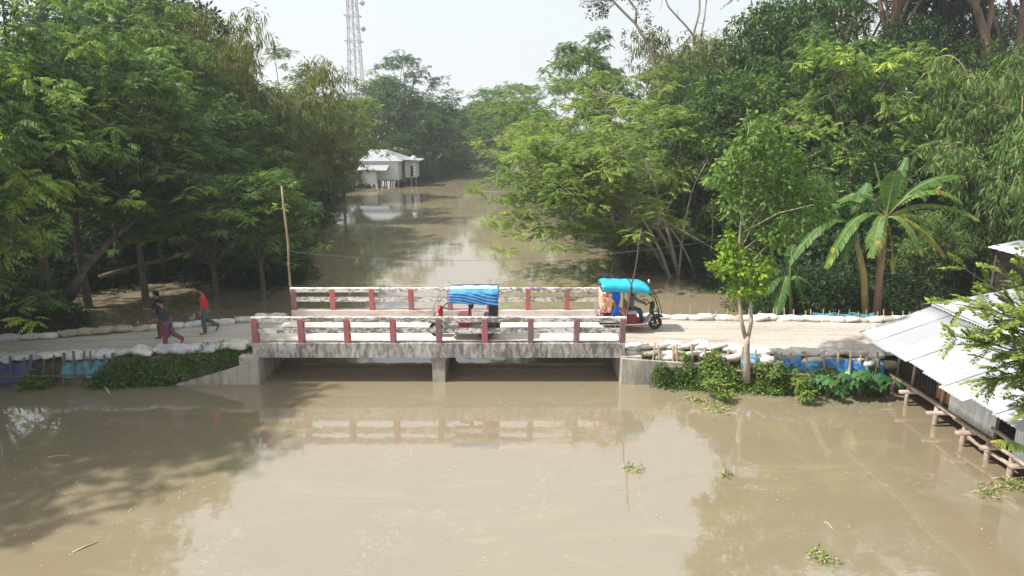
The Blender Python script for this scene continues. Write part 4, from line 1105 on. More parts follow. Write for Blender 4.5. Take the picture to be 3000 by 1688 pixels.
for x in (-2.2, -1, 1, 2.2):
    mb = MB(); mb.box(x - .18, x + .18, -2.0, -1.75, 37.5, 40.5); mb.build("panel_antenna", M['mast'], tw)
mb = MB(); g0 = on_y(1036, 78, TY) - Vector((tb.x, TY, .4)); mb.tube([g0, (-34, -2, .5)], .05, 4); mb.build("guy_wire", M['mast'], tw)
# ------------------------------------------------------------------ tree kinds
proto('alb1', albizia(11, 12, 4.6, .32, 22, 15, .58, .10), 'bark', 'lf_alb')
proto('alb2', albizia(23, 12, 4.8, .25, 24, 14, .58, .16), 'bark', 'lf_alb')
proto('alb3', albizia(37, 12, 4.4, .40, 20, 15, .62, .05), 'bark', 'lf_alb')
proto('tips', albizia(51, 12, 4.8, .38, 24, 14, .55, .33), 'bark', 'lf_alb')
proto('lite', albizia(61, 12, 4.8, .22, 26, 14, .55, .12, forks=3), 'bark_pale', 'lf_lite')
proto('rain', albizia(71, 12, 7.5, .30, 46, 14, .60, .06, base=.6, spreadp=1.35), 'bark', 'lf_alb')
proto('man1', broadleaf(81, 10, 3.9, .18, 24, 75, 11, .25, .085, .14), 'bark', 'lf_dark')
proto('man2', broadleaf(91, 10, 3.7, .22, 22, 80, 11, .25, .085, .22, 1.45), 'bark', 'lf_dark')
proto('grey', broadleaf(97, 10, 4.2, .35, 17, 60, 10, .27, .10, .05, 1.2), 'bark', 'lf_grey')
proto('bam1', bamboo(101, 11, 34, 1.3, 3.4, 34, 10, .34, .065), 'culm', 'lf_bam')
proto('bam2', bamboo(103, 11, 26, 1.0, 2.8, 30, 10, .34, .065, .1), 'culm', 'lf_bam')
proto('bamg', bamboo(107, 11, 36, 1.5, 3.0, 38, 10, .33, .062, .08), 'culm', 'lf_bamg')
proto('und1', bushy(111, 2.2, 1.7, 420, 12, .15, .06, .08), 'bark', 'lf_under_shade')
proto('und2', bushy(113, 1.8, 1.5, 340, 12, .16, .045, .1), 'bark', 'lf_under_shade')
DIM = {'alb1': (12, 5.6), 'alb2': (12, 5.8), 'alb3': (12, 5.4), 'tips': (12, 5.8), 'lite': (12, 5.8), 'rain': (12.3, 8.8), 'man1': (10, 5.0), 'man2': (10, 5.0), 'grey': (10, 5.0),
       'bam1': (10.6, 4.6), 'bam2': (10.6, 3.9), 'bamg': (10.6, 4.4), 'und1': (2.4, 1.9), 'und2': (2.0, 1.7)}
def dims(me):
    co = np.empty(len(me.vertices) * 3, np.float32); me.vertices.foreach_get("co", co); co = co.reshape(-1, 3)
    return float(np.percentile(co[:, 2], 99.3)), float(np.percentile(np.hypot(co[:, 0], co[:, 1]), 96))
proto('tall', albizia(141, 12, 4.4, .66, 24, 14, .5, .06, base=.5), 'bark_rust', 'lf_haze_tint')
_c = PROTO['rain'][1].copy(); _c.materials.clear(); _c.materials.append(M['lf_haze_tint']); PROTO['raind'] = (PROTO['rain'][0], _c)
DIM = {k: dims(v[1]) for k, v in PROTO.items()}
rt = random.Random(99)
def place(key, name, px, Y, top, rad, label, group=None, cat="tree", z=-.2, rz=None, tilt=(0, 0)):
    p = on_y(px, 600, Y); zt = on_y(px, top, Y).z
    H0, R0 = DIM[key]
    o = plant(key, name, (p.x, Y, z), rad / R0, rt.uniform(0, 6.28) if rz is None else rz, label, cat, group, max(.2, (zt - z) / H0), tilt=tilt,
              crown="leaves" if key.startswith('bam') else "crown", trunk="culms" if key.startswith('bam') else "trunk")
    return o
# --- left bank, from the photo's left edge to the river
G1, G2 = "trees of the left bank", "bamboo clumps of the left bank"
place('tips', 'albizia_tree', -120, 23.9, 300, 4.3, "feathery tree with bright yellow-green sprays at the photo's left edge", G1, rz=.4)
place('alb1', 'albizia_tree', 85, 27.5, -70, 5.8, "tall dark feathery tree nearest the left edge behind the road", G1, rz=1.1)
place('alb3', 'albizia_tree', 215, 29.5, 60, 5.2, "dark feathery tree with a slanting trunk over the shaded water", G1, rz=2.2)
place('tips', 'albizia_tree', 470, 35.5, 105, 5.4, "feathery tree with bright tops below the dark crown, left bank", G1, rz=5.1)
place('alb1', 'albizia_tree', 300, 38, -40, 6.0, "tall feathery tree in the second rank of the left bank", G1, rz=4.0)
place('grey', 'dark_tree', 500, 50, -60, 6.5, "tall blackish tree against the sky at the upper left", G1)
place('grey', 'dark_tree', 330, 56, -120, 7.0, "blackish tree behind the upper left canopy, leftmost of the dark ones", G1)
place('alb2', 'albizia_tree', 640, 39, 215, 4.8, "feathery tree between the bright-topped tree and the bamboo, left bank", G1, rz=3.3)
place('alb3', 'albizia_tree', 390, 30.5, 330, 4.6, "low feathery tree spreading over the dark water behind the walkers", G1, rz=.2)
place('alb2', 'albizia_tree', 600, 31.5, 400, 4.2, "low feathery tree with layered sprays left of the tall bamboo pole", G1, rz=1.9)
place('alb1', 'albizia_tree', 745, 31.0, 500, 3.2, "small feathery tree hanging over the water beside the bamboo pole", G1, rz=2.9)
place('alb1', 'albizia_tree', 775, 42, 430, 3.2, "feathery tree below the bamboo at the left river edge", G1, rz=.9)
place('bam1', 'bamboo_clump', 740, 46, 135, 5.2, "olive bamboo clump with plumes against the sky, leftmost of its group", G2, "bamboo")
place('bam2', 'bamboo_clump', 640, 44, 60, 3.6, "thin bamboo with upright canes rising above the left trees", G2, "bamboo")
place('bam1', 'bamboo_clump', 880, 58, 205, 5.2, "large drooping bamboo clump right of the plumed bamboo, left bank", G2, "bamboo")
place('bam2', 'bamboo_clump', 945, 64, 335, 4.5, "rounded olive bamboo hanging over the river before the white house", G2, "bamboo")
place('bam1', 'bamboo_clump', 815, 50, 400, 4.0, "lower olive bamboo clump at the left river edge", G2, "bamboo")
place('alb2', 'albizia_tree', 850, 72, 150, 6.5, "dark tree showing above the bamboo near the mast", G1)
place('alb1', 'albizia_tree', 1010, 76, 290, 5.0, "green feathery tree between the bamboo and the large spreading tree", G1)
place('man1', 'mango_tree', 700, 68, 180, 6.5, "dense dark tree behind the plumed bamboo", G1)
place('raind', 'rain_tree', 1190, 112, 165, 10.0, "large spreading tree with a domed crown behind the white house", G1)
place('alb1', 'albizia_tree', 1110, 118, 230, 8.0, "spreading tree at the foot of the mast", G1)
place('man2', 'mango_tree', 1275, 106, 330, 5.5, "dense round tree right of the white house", G1)
place('man1', 'mango_tree', 1180, 101, 395, 5.0, "dense dark tree directly behind the white house roof", G1)
place('man1', 'mango_tree', 1080, 98, 400, 5.0, "dense dark tree left behind the white house", G1)
place('alb2', 'albizia_tree', 1330, 135, 265, 7.0, "hazy tree at the far left bank where the river narrows", G1)
place('man1', 'mango_tree', 1395, 165, 300, 6.5, "blue hazy tree closing the view at the river's end, left one", "hazy trees at the river's end")
place('man2', 'mango_tree', 1440, 185, 292, 7.5, "blue hazy tree closing the view at the river's end, right one", "hazy trees at the river's end")
place('raind', 'rain_tree', 1390, 215, 318, 12.0, "faint broad tree farthest away at the river's end", "hazy trees at the river's end")
place('raind', 'rain_tree', 1250, 190, 270, 11, "faint broad tree beyond the domed tree", "hazy trees at the river's end")
for i, (px, Y, top, rad) in enumerate(((-350, 19.0, -110, 5.0), (-640, 17.4, -90, 5.2), (-560, 21.6, -120, 5.4), (-960, 15.4, -80, 5.0), (-950, 19.5, -160, 5.6), (-480, 18.6, -140, 4.6))):
    place(('alb1', 'alb2', 'alb3')[i % 3], 'albizia_tree', px, Y, top, rad, "feathery tree beyond the photo's left edge, " + ordinal(i + 1) + " of its row", "trees beyond the left edge")
# --- right bank
G3, G4 = "trees of the right bank", "bamboo clumps of the right bank"
px0 = on_y(2000, 815, 36.0)
ext = [(-7.6, -.5, 2.6), (-8.4, .5, 4.4), (-7.0, 1.5, 5.6), (-9.0, -1, 3.4), (-6.4, -1.5, 3.4), (-5.4, -2, 5.0), (-4.4, -1.8, 3.0), (-8.0, 2, 6.6), (-3.0, -2.2, 4.6), (-6.2, 0, 7.4), (-7.4, -1.2, 5.6), (-5.0, -2.0, 6.8), (-4.0, -2.6, 8.0)]
proto('river', albizia(131, 10.5, 4.6, .34, 22, 15, .55, .12, lean=(-2.6, .5), forks=4, centre=(-4.4, .5), stretch=(1.15, 1.0), extra=ext), 'bark_pale', 'lf_lite')
_m = MB()
for P, ra, rb_ in (([(0, -.8, -.6), (-.9, -1.2, 2.6), (-2.0, -1.6, 5.4), (-3.2, -1.6, 7.6), (-4.0, -1.2, 9.0)], .13, .02), ([(-.5, -.9, -.6), (-1.5, -1.9, 2.4), (-3.4, -2.6, 4.4), (-6.0, -1.8, 5.2), (-8.0, -1.6, 5.0)], .10, .015),
                   ([(-.2, -1.0, -.6), (-.5, -2.0, 3.4), (.2, -1.6, 5.2), (.8, -1.6, 6.4)], .08, .015), ([(.0, -1.7, 4.6), (-.5, -1.9, 5.4), (-.8, -1.8, 6.2)], .04, .012), ([(.8, -1.2, -.6), (.2, -1.8, 1.6), (-1.4, -2.4, 3.2), (-2.8, -2.4, 4.0)], .07, .015), ([(1.1, -1.6, -.6), (1.3, -2.0, 2.6), (1.0, -2.0, 4.4)], .05, .012)):
    _m.tube(bez(P[0], P[1], P[2], 8) + [np.array(q) for q in P[3:]], list(np.linspace(ra, rb_, 8 + len(P) - 3)), 8)
_me = _m.mesh("pale_limbs", True); _me.materials.append(M['bark_pale'])
_rt = plant('river', 'albizia_tree', (px0.x, 37.0, -.1), 1.0, 0, "light green feathery tree leaning far out over the river from the right bank", "tree", G3)
link_mesh("limbs", _me, None, _rt)
place('lite', 'albizia_tree', 1830, 45, 215, 5.6, "light green feathery tree directly behind the one leaning over the river", G3)
place('lite', 'albizia_tree', 1690, 58, 230, 6.0, "light green feathery tree on the right bank, middle distance", G3)
place('lite', 'albizia_tree', 1590, 74, 250, 6.6, "light green feathery tree farther up the right bank", G3)
place('alb2', 'albizia_tree', 1530, 92, 262, 7.0, "dull green feathery tree up the right bank", G3)
place('alb1', 'albizia_tree', 1490, 118, 262, 8.0, "hazy feathery tree far up the right bank", G3)
place('rain', 'rain_tree', 1500, 150, 250, 10.0, "hazy flat-topped tree far up the right bank", G3)
place('alb3', 'albizia_tree', 1730, 64, 95, 4.8, "feathery tree with open sprays against the sky, right of the river gap", G3)
place('alb2', 'albizia_tree', 1960, 56, 190, 5.5, "green feathery tree behind the light ones below the bare branches", G3)
place('bam2', 'bamboo_clump', 2010, 70, 95, 6.5, "pale grey bamboo plumes below the bare branches", G4, "bamboo")
place('man1', 'mango_tree', 2210, 45, 20, 5.6, "dense dome-shaped tree at the top of the right bank", G3)
place('man2', 'mango_tree', 2320, 50, -30, 6.0, "dense tree behind the dome-shaped tree, upper right", G3)
place('man2', 'mango_tree', 2120, 39, 230, 4.6, "dense dark tree below the dome-shaped one, right bank", G3)
place('man1', 'mango_tree', 2090, 39, 390, 3.6, "dark dense tree at the water's edge right of the leaning tree", G3)
place('man2', 'mango_tree', 2240, 35.5, 430, 3.4, "dark dense tree behind the forked young tree", G3)
place('tips', 'albizia_tree', 2500, 35, 140, 5.0, "feathery tree dotted with bright yellow tips above the bananas", G3, rz=.8)
place('alb3', 'albizia_tree', 2400, 39, 90, 4.6, "dull green feathery tree left behind the yellow-tipped tree", G3)
place('man1', 'mango_tree', 2620, 46, 60, 4.8, "greyish dense tree behind the yellow-tipped tree", G3)
place('man2', 'mango_tree', 2770, 45, 140, 4.6, "dense tree between the yellow-tipped tree and the green bamboo", G3)
place('grey', 'dark_tree', 2680, 62, -60, 6.5, "tall blackish tree behind the palm, upper right", G3)
place('grey', 'dark_tree', 2990, 64, 20, 6.0, "blackish tree at the top right corner", G3)
place('grey', 'dark_tree', 2840, 72, 30, 6.5, "blackish tree between the two bare rusty trunks", G3)
place('bamg', 'bamboo_clump', 2880, 33, 230, 4.2, "green bamboo clump behind the shed, left one", G4, "bamboo")
place('bamg', 'bamboo_clump', 3020, 29.5, 150, 4.4, "green bamboo clump at the photo's right edge above the shed", G4, "bamboo")
place('bamg', 'bamboo_clump', 3200, 34, 120, 4.6, "tall green bamboo beyond the photo's right edge", G4, "bamboo")
place('bamg', 'bamboo_clump', 2680, 36, 350, 3.6, "small bamboo clump behind the banana plants", G4, "bamboo")
place('bamg', 'bamboo_clump', 2735, 30, 620, 2.0, "low bamboo tuft between the banana plants and the shed", G4, "bamboo")
place('man1', 'mango_tree', 2560, 33, 430, 3.2, "dark tree in the shade behind the banana plants", G3)
place('man1', 'mango_tree', 2390, 32.5, 520, 2.6, "dark low tree left of the banana plants", G3)
place('tall', 'rain_tree', 2420, 60, -420, 8.0, "very tall tree behind the dome-shaped tree, its crown above the frame", G3)
place('tall', 'rain_tree', 2560, 50, -520, 8.5, "very tall tree behind the palm, its crown above the frame", G3)
place('tall', 'rain_tree', 2935, 52, -560, 9.5, "very tall tree behind the rusty forked trunks, its crown above the frame", G3)
place('alb3', 'albizia_tree', 3250, 45, -60, 6.0, "feathery tree beyond the photo's right edge", G3)
# --- understorey
rb = random.Random(12)
spots = []
for px, Y, h in ((2010, 38.5, 2.0), (2060, 37, 2.0), (2130, 35.0, 2.2), (2200, 33.0, 2.2), (2280, 29.5, 2.2), (2345, 28.2, 2.2), (2420, 27.5, 2.6), (2480, 27.2, 2.4), (2630, 28.5, 1.7), (2700, 29.5, 1.8), (2760, 29.5, 1.5), (2830, 31.5, 1.4), (2900, 32, 3), (2990, 33, 3.2), (2150, 38, 3.0), (2300, 34, 3.4), (2440, 32, 4.2), (2680, 33, 3.2), (2560, 29.5, 2.6),
                 (1930, 38, 2.2), (1880, 42, 2.4), (1800, 47, 3), (1740, 54, 3.2), (1690, 62, 3.4), (1640, 72, 4), (1590, 86, 4.4), (1550, 100, 5), (1500, 124, 5.5), (1460, 145, 6)):
    spots.append((px, Y, h, "leafy bush in the shade at the foot of the right bank trees", "bushes along the right bank"))
for px, Y, h in ((20, 33, 3.4), (140, 34, 3.6), (300, 36, 3.6), (430, 37, 3.4), (540, 37.5, 3.4), (650, 36.5, 3.0), (740, 35.5, 2.8), (800, 35, 2.4), (770, 39, 2.6), (810, 46, 2.8), (850, 54, 3.0), (895, 62, 3.2), (935, 72, 3.4), (970, 84, 3.6), (1040, 89, 2.6), (1230, 99, 4.0), (1290, 112, 4.6), (1330, 126, 5), (1370, 150, 5.5), (1410, 172, 6), (1440, 178, 6), (40, 27.2, 2.2), (150, 26.6, 1.2), (-60, 28, 2.6), (60, 40, 5), (250, 44, 5), (420, 47, 5), (560, 48, 5), (680, 52, 5.5), (780, 56, 5.5)):
    spots.append((px, Y, h, "leafy bush in the shade at the foot of the left bank trees", "bushes along the left bank"))
spots.sort(key=lambda q: q[1]); cnt = {}
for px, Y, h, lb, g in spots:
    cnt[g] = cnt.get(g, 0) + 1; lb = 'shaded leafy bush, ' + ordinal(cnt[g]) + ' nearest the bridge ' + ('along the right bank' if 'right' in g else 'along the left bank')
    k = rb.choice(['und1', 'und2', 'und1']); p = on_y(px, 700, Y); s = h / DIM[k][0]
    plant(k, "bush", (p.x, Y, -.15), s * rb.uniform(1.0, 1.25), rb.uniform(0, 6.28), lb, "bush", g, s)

# --- leaning trunks over the shaded water on the left
def trunk_obj(name, label, pts, radii, mat, cat="dead tree"):
    o = Vector(pts[0]); mb = MB(); P = [Vector(p) for p in pts]
    fine = []; fr = []
    for i in range(len(P) - 1):
        for t in np.linspace(0, 1, 5)[: (5 if i == len(P) - 2 else 4)]:
            fine.append(P[i].lerp(P[i + 1], t) + mnoise.noise_vector(P[i].lerp(P[i + 1], t) * .9) * .06); fr.append(radii[i] + (radii[i + 1] - radii[i]) * t)
    mb.tube([q - o for q in fine], fr, 8); ob = mb.build(name, mat, smooth=True, label=label, cat=cat); ob.location = o; return ob
a, b, c = on_z(180, 925, -.3), on_y(245, 790, 27.5), on_y(440, 605, 29)
trunk_obj("leaning_dead_tree", "dark trunk slanting up to the right over the shaded water", [a, on_y(225, 830, 27), b, on_y(330, 700, 28.3), c], [.20, .18, .16, .12, .08], M['bark'])
trunk_obj("fallen_tree", "long dark trunk lying almost level just above the shaded water", [on_y(290, 810, 31), on_y(440, 770, 31.3), on_y(600, 735, 31.5), on_y(680, 720, 31.6)], [.10, .09, .075, .045], M['bark'])
trunk_obj("drowned_tree", "upright dark trunk standing in the shaded water behind the walkers", [on_z(352, 825, -.4), on_y(345, 730, 34), on_y(335, 640, 34.3)], [.16, .14, .12], M['bark'])
# --- bare, tall and pale trees against the sky on the right
def bare_tree(name, label, base, stems, mat, r0, group=None, leaf=None, seed=1, twig=8, nl=14):
    """stems given as lists of points"""
    o = empty(name, base, 0, label, "tree", group); B = Vector(base); mb = MB(); rng = np.random.RandomState(seed); lv = Leaves() if leaf else None
    for pts, ra, rb_ in stems:
        P = [Vector(p) - B for p in pts]; fine = []; n = len(P)
        for i in range(n - 1):
            for t in (0, .33, .66): fine.append(P[i].lerp(P[i + 1], t) + mnoise.noise_vector(P[i].lerp(P[i + 1], t) * .5 + Vector((seed, 0, 0))) * .15)
        fine.append(P[-1]); mb.tube(fine, list(np.linspace(ra, rb_, len(fine))), 7)
        for q in range(twig):
            k = rng.randint(len(fine) // 3, len(fine)); a = np.array(fine[k]); d = unit(rng.normal(0, 1, 3) + np.array([0, 0, .5])); e = a + d * rng.uniform(.6, 1.8)
            mb.tube([a, (a + e) / 2 + rng.normal(0, .12, 3), e], [.03, .02, .008], 4, cap=False)
            if lv is not None:
                c = e + rng.normal(0, .5, (nl, 3)); rosette(lv, c, rng, 9, .26, .11, rng.uniform(.2, .6, nl), .2, .2)
    mb.build("trunk", mat, o, True)
    if lv is not None: link_mesh("crown", lv.mesh(name + "_crown"), M[leaf], o)
    return o
Yb = 62
bare_tree("leaning_tall_tree", "tall tree with a pale trunk leaning left and sparse dark leaves", on_y(1985, 640, Yb) * 1.0, [
    ([on_y(1985, 640, Yb), on_y(1940, 300, Yb), on_y(1905, 140, Yb), on_y(1862, 70, Yb), on_y(1800, 10, Yb), on_y(1740, -60, Yb)], .20, .07),
    ([on_y(1862, 70, Yb), on_y(1865, 30, Yb), on_y(1840, -10, Yb), on_y(1850, -80, Yb)], .13, .05),
    ([on_y(1800, 10, Yb), on_y(1770, 40, Yb), on_y(1745, 60, Yb)], .07, .02),
    ([on_y(1790, 0, Yb), on_y(1740, 0, Yb), on_y(1700, 10, Yb)], .07, .02)], M['bark_pale'], .3, G3, 'lf_grey', 5, 4, 9)
Yb = 68
bare_tree("bare_tree", "leafless tree with three thin stems rising out of the frame", on_y(2050, 600, Yb), [
    ([on_y(2050, 600, Yb), on_y(2040, 250, Yb), on_y(2032, 100, Yb), on_y(2048, 30, Yb), on_y(2050, -40, Yb)], .17, .08),
    ([on_y(2032, 105, Yb), on_y(2000, 65, Yb), on_y(1960, 20, Yb), on_y(1940, -30, Yb)], .10, .06),
    ([on_y(2045, 300, Yb), on_y(2054, 115, Yb), on_y(2062, 50, Yb), on_y(2075, -30, Yb)], .11, .06)], M['bark_pale'], .3, G3, None, 8, 2)
Yb = 48
bare_tree("forked_tall_tree", "tall rusty-barked tree forking into bare limbs at the top right", on_y(2900, 640, Yb), [
    ([on_y(2900, 640, Yb), on_y(2890, 250, Yb), on_y(2885, 105, Yb), on_y(2865, 30, Yb), on_y(2825, -30, Yb)], .42, .16),
    ([on_y(2885, 105, Yb), on_y(2900, 60, Yb), on_y(2912, -30, Yb)], .22, .14),
    ([on_y(2862, 25, Yb), on_y(2872, -40, Yb)], .16, .12)], M['bark_rust'], .4, G3, None, 9, 0)
bare_tree("forked_tall_tree", "rusty forked trunk cut by the photo's right edge near the top", on_y(3000, 640, Yb), [
    ([on_y(3000, 640, Yb), on_y(2985, 120, Yb), on_y(2995, 30, Yb), on_y(3010, -40, Yb)], .30, .16),
    ([on_y(2950, 80, Yb), on_y(2962, 20, Yb), on_y(2945, -40, Yb)], .12, .08)], M['bark_rust'], .4, G3, None, 10, 2)
Yb = 55
bare_tree("tall_dark_tree", "dark bare-stemmed tree with leaf clumps left of the rusty forked tree", on_y(2770, 640, Yb), [
    ([on_y(2770, 640, Yb), on_y(2775, 250, Yb), on_y(2772, 60, Yb), on_y(2760, -40, Yb)], .30, .12),
    ([on_y(2774, 120, Yb), on_y(2800, 50, Yb), on_y(2830, 0, Yb)], .14, .08),
    ([on_y(2680, 300, Yb), on_y(2700, 80, Yb), on_y(2705, -40, Yb)], .18, .12)], M['bark'], .3, G3, 'lf_grey', 12, 7)
# palm at the top
def palm():
    Yp = 52; c = on_y(2500, 0, Yp); b = on_y(2520, 640, Yp); o = empty("palm_tree", (b.x, Yp, -.2), 0, "palm with drooping fronds at the top edge, upper right", "palm"); B = Vector((b.x, Yp, -.2))
    mb = MB(); mb.tube([Vector((0, 0, -.5)), (c - B) * .5 + Vector((.4, 0, 0)), c - B], [.24, .20, .17], 9); mb.build("trunk", M['bark'], o, True)
    rng = np.random.RandomState(5)
    for k in range(16):
        a = k * 2.399; el = rng.uniform(-.2, .9); L = rng.uniform(2.2, 2.9); P0 = np.array(c - B); d = np.array([math.cos(a) * math.cos(el), math.sin(a) * math.cos(el), math.sin(el)])
        pts = np.array(bez(P0, P0 + d * L * .6 + np.array([0, 0, .3]), P0 + d * L - np.array([0, 0, 1.5]), 18)); lv = Leaves(); sd = unit(np.cross(d, UP))
        for s in (1, -1):
            lv.add(pts[3:], sd * s * .8 + d * .6 - UP * .9 + rng.normal(0, .1, (15, 3)), UP + rng.normal(0, .3, (15, 3)), rng.uniform(.7, 1.0, 15), .07, rng.uniform(.3, .6, 15), .2)
        link_mesh("frond", lv.mesh("palm_frond"), M['lf_dark'], o)
palm()
# --- banana plants
def banana_leaf(parent, B, base, ctrl, tip, wid, tint, rng, torn=.25):
    pts = [Vector(p) - B for p in bez(base, ctrl, tip, 27)]; mb = MB(); T = []
    n = len(pts)
    for s in (1, -1):
        gap = 0
        for i in range(4, n - 1):
            t = (i - 4) / (n - 5); w = wid * (math.sin(min(1, t * 1.25 + .12) * math.pi * .55) ** .7) * (1 - max(0, t - .75) * 2.6)
            w = max(w, .03); d = (pts[i + 1] - pts[i]).normalized(); sd = d.cross(Vector((0, 0, 1)))
            if sd.length < .15: sd = Vector((0, -1, .2)).cross(d)
            sd.normalize(); sd *= s
            nrm = sd.cross(d) * s
            dn = Vector((0, 0, -1)) * rng.uniform(.25, .6) + d * .25
            a, b = pts[i], pts[i + 1]
            k = rng.uniform(.86, 1.05) * (1 if rng.uniform() > .06 else .55); gp = d * (a - b).length * (torn if rng.uniform() < .5 else .0)
            m0, m1 = a + sd * w * .55 + Vector((0, 0, .04)), b + sd * w * .55 + Vector((0, 0, .04)) - gp * .5
            o0, o1 = a + (sd + dn * .7).normalized() * w * 1.05 * k, b + (sd + dn * .7).normalized() * w * 1.05 * k - gp
            q = len(mb.v); mb.v += [tuple(x) for x in (a, b, m1, m0, o1, o0)]; mb.f += [(q, q + 1, q + 2, q + 3), (q + 3, q + 2, q + 4, q + 5)]
            tt = tint + rng.normal(0, .09) + (.45 if rng.uniform() < .03 else 0) + (.25 * max(0, t - .8) / .2 if tint > .6 else 0); T += [tt, tt + .04]
    me = mb.mesh("banana_leaf", False); me.materials.append(M['lf_ban'])
    at = me.attributes.new("tint", 'FLOAT', 'FACE'); at.data.foreach_set("value", np.clip(np.array(T, np.float32), 0, 1))
    lo = link_mesh("leaf", me, None, parent)
    rb2 = MB(); rb2.tube(pts, list(np.linspace(.032, .008, n)), 5); rb2.build("midrib", M['culm'], lo, True)
M['banana_stem'] = surf("banana_stem", (.16, .14, .05), (.34, .26, .10), 2, .6, .3, stretch=(3, 3, .3))
M['banana_stem_red'] = surf("reddish_banana_stem", (.12, .05, .04), (.30, .21, .10), 2, .6, .3, stretch=(3, 3, .3))
def banana(label, Y, trunk_px, crown, leaves, mat, r=.12, dz=-.3, seed=3):
    rng = np.random.RandomState(seed); b = on_y(*trunk_px[0], Y); B = Vector((b.x, Y, 0)); o = empty("banana_plant", B, 0, label, "banana plant", "banana plants behind the right road")
    mb = MB(); P = [on_y(p[0], p[1], Y) - B for p in trunk_px]; P[0].z = dz; mb.tube(P, list(np.linspace(r * 1.2, r * .55, len(P))), 10); mb.build("trunk", M[mat], o, True)
    c = on_y(*crown, Y)
    for (cp, tp, dy, w, ti) in leaves:
        cc = on_y(*cp, Y); tt = on_y(*tp, Y)
        if abs(tp[0] - crown[0]) > 90: cc.z += .40; tt.z -= .22
        banana_leaf(o, B, np.array(c), np.array((cc.x, cc.y + dy * .5, cc.z)), np.array((tt.x, tt.y + dy, tt.z)), w * 1.4, ti, rng)
    return o
banana("tall banana plant with arching leaves, right one of the pair behind the road", 24.9, [(2568, 950), (2578, 800), (2592, 690), (2594, 630)], (2596, 640), [
    ((2600, 570), (2608, 500), -.35, .32, .45), ((2590, 560), (2570, 478), .2, .14, .40), ((2625, 560), (2680, 465), .5, .16, .35), ((2690, 545), (2832, 500), .3, .26, .45), ((2690, 535), (2806, 575), -.2, .30, .60),
    ((2720, 590), (2862, 628), -.1, .27, .66), ((2650, 640), (2752, 730), -.4, .26, .80), ((2640, 610), (2662, 738), -.9, .26, .62), ((2560, 600), (2518, 745), -.9, .24, .62), ((2540, 560), (2455, 580), .1, .24, .42),
    ((2500, 600), (2406, 765), -.4, .26, .58), ((2480, 570), (2365, 645), .3, .24, .36), ((2612, 700), (2606, 800), -.25, .10, 1.0), ((2570, 690), (2572, 780), -.2, .09, 1.0)], 'banana_stem_red', .13, seed=3)
banana("banana plant leaning left with darker leaves, left one of the pair", 25.1, [(2549, 950), (2530, 800), (2512, 720), (2504, 670)], (2502, 680), [
    ((2440, 600), (2308, 752), -.2, .27, .50), ((2420, 610), (2330, 690), .5, .24, .28), ((2520, 600), (2560, 540), .4, .24, .30), ((2470, 560), (2420, 520), .7, .22, .25), ((2560, 620), (2640, 690), .6, .22, .28), ((2490, 640), (2450, 760), -.6, .2, .4)], 'banana_stem', .12, seed=4)
banana("small shaded banana plant with hanging leaves at the water's edge", 26.6, [(2325, 960), (2318, 880), (2312, 830)], (2312, 830), [
    ((2280, 780), (2240, 860), -.2, .2, .22), ((2350, 780), (2400, 880), -.2, .2, .2), ((2300, 760), (2260, 920), -.5, .22, .3), ((2330, 760), (2345, 915), -.5, .22, .34), ((2320, 740), (2330, 720), .2, .18, .25), ((2270, 790), (2215, 790), .1, .2, .22)], 'banana_stem', .10, seed=6)
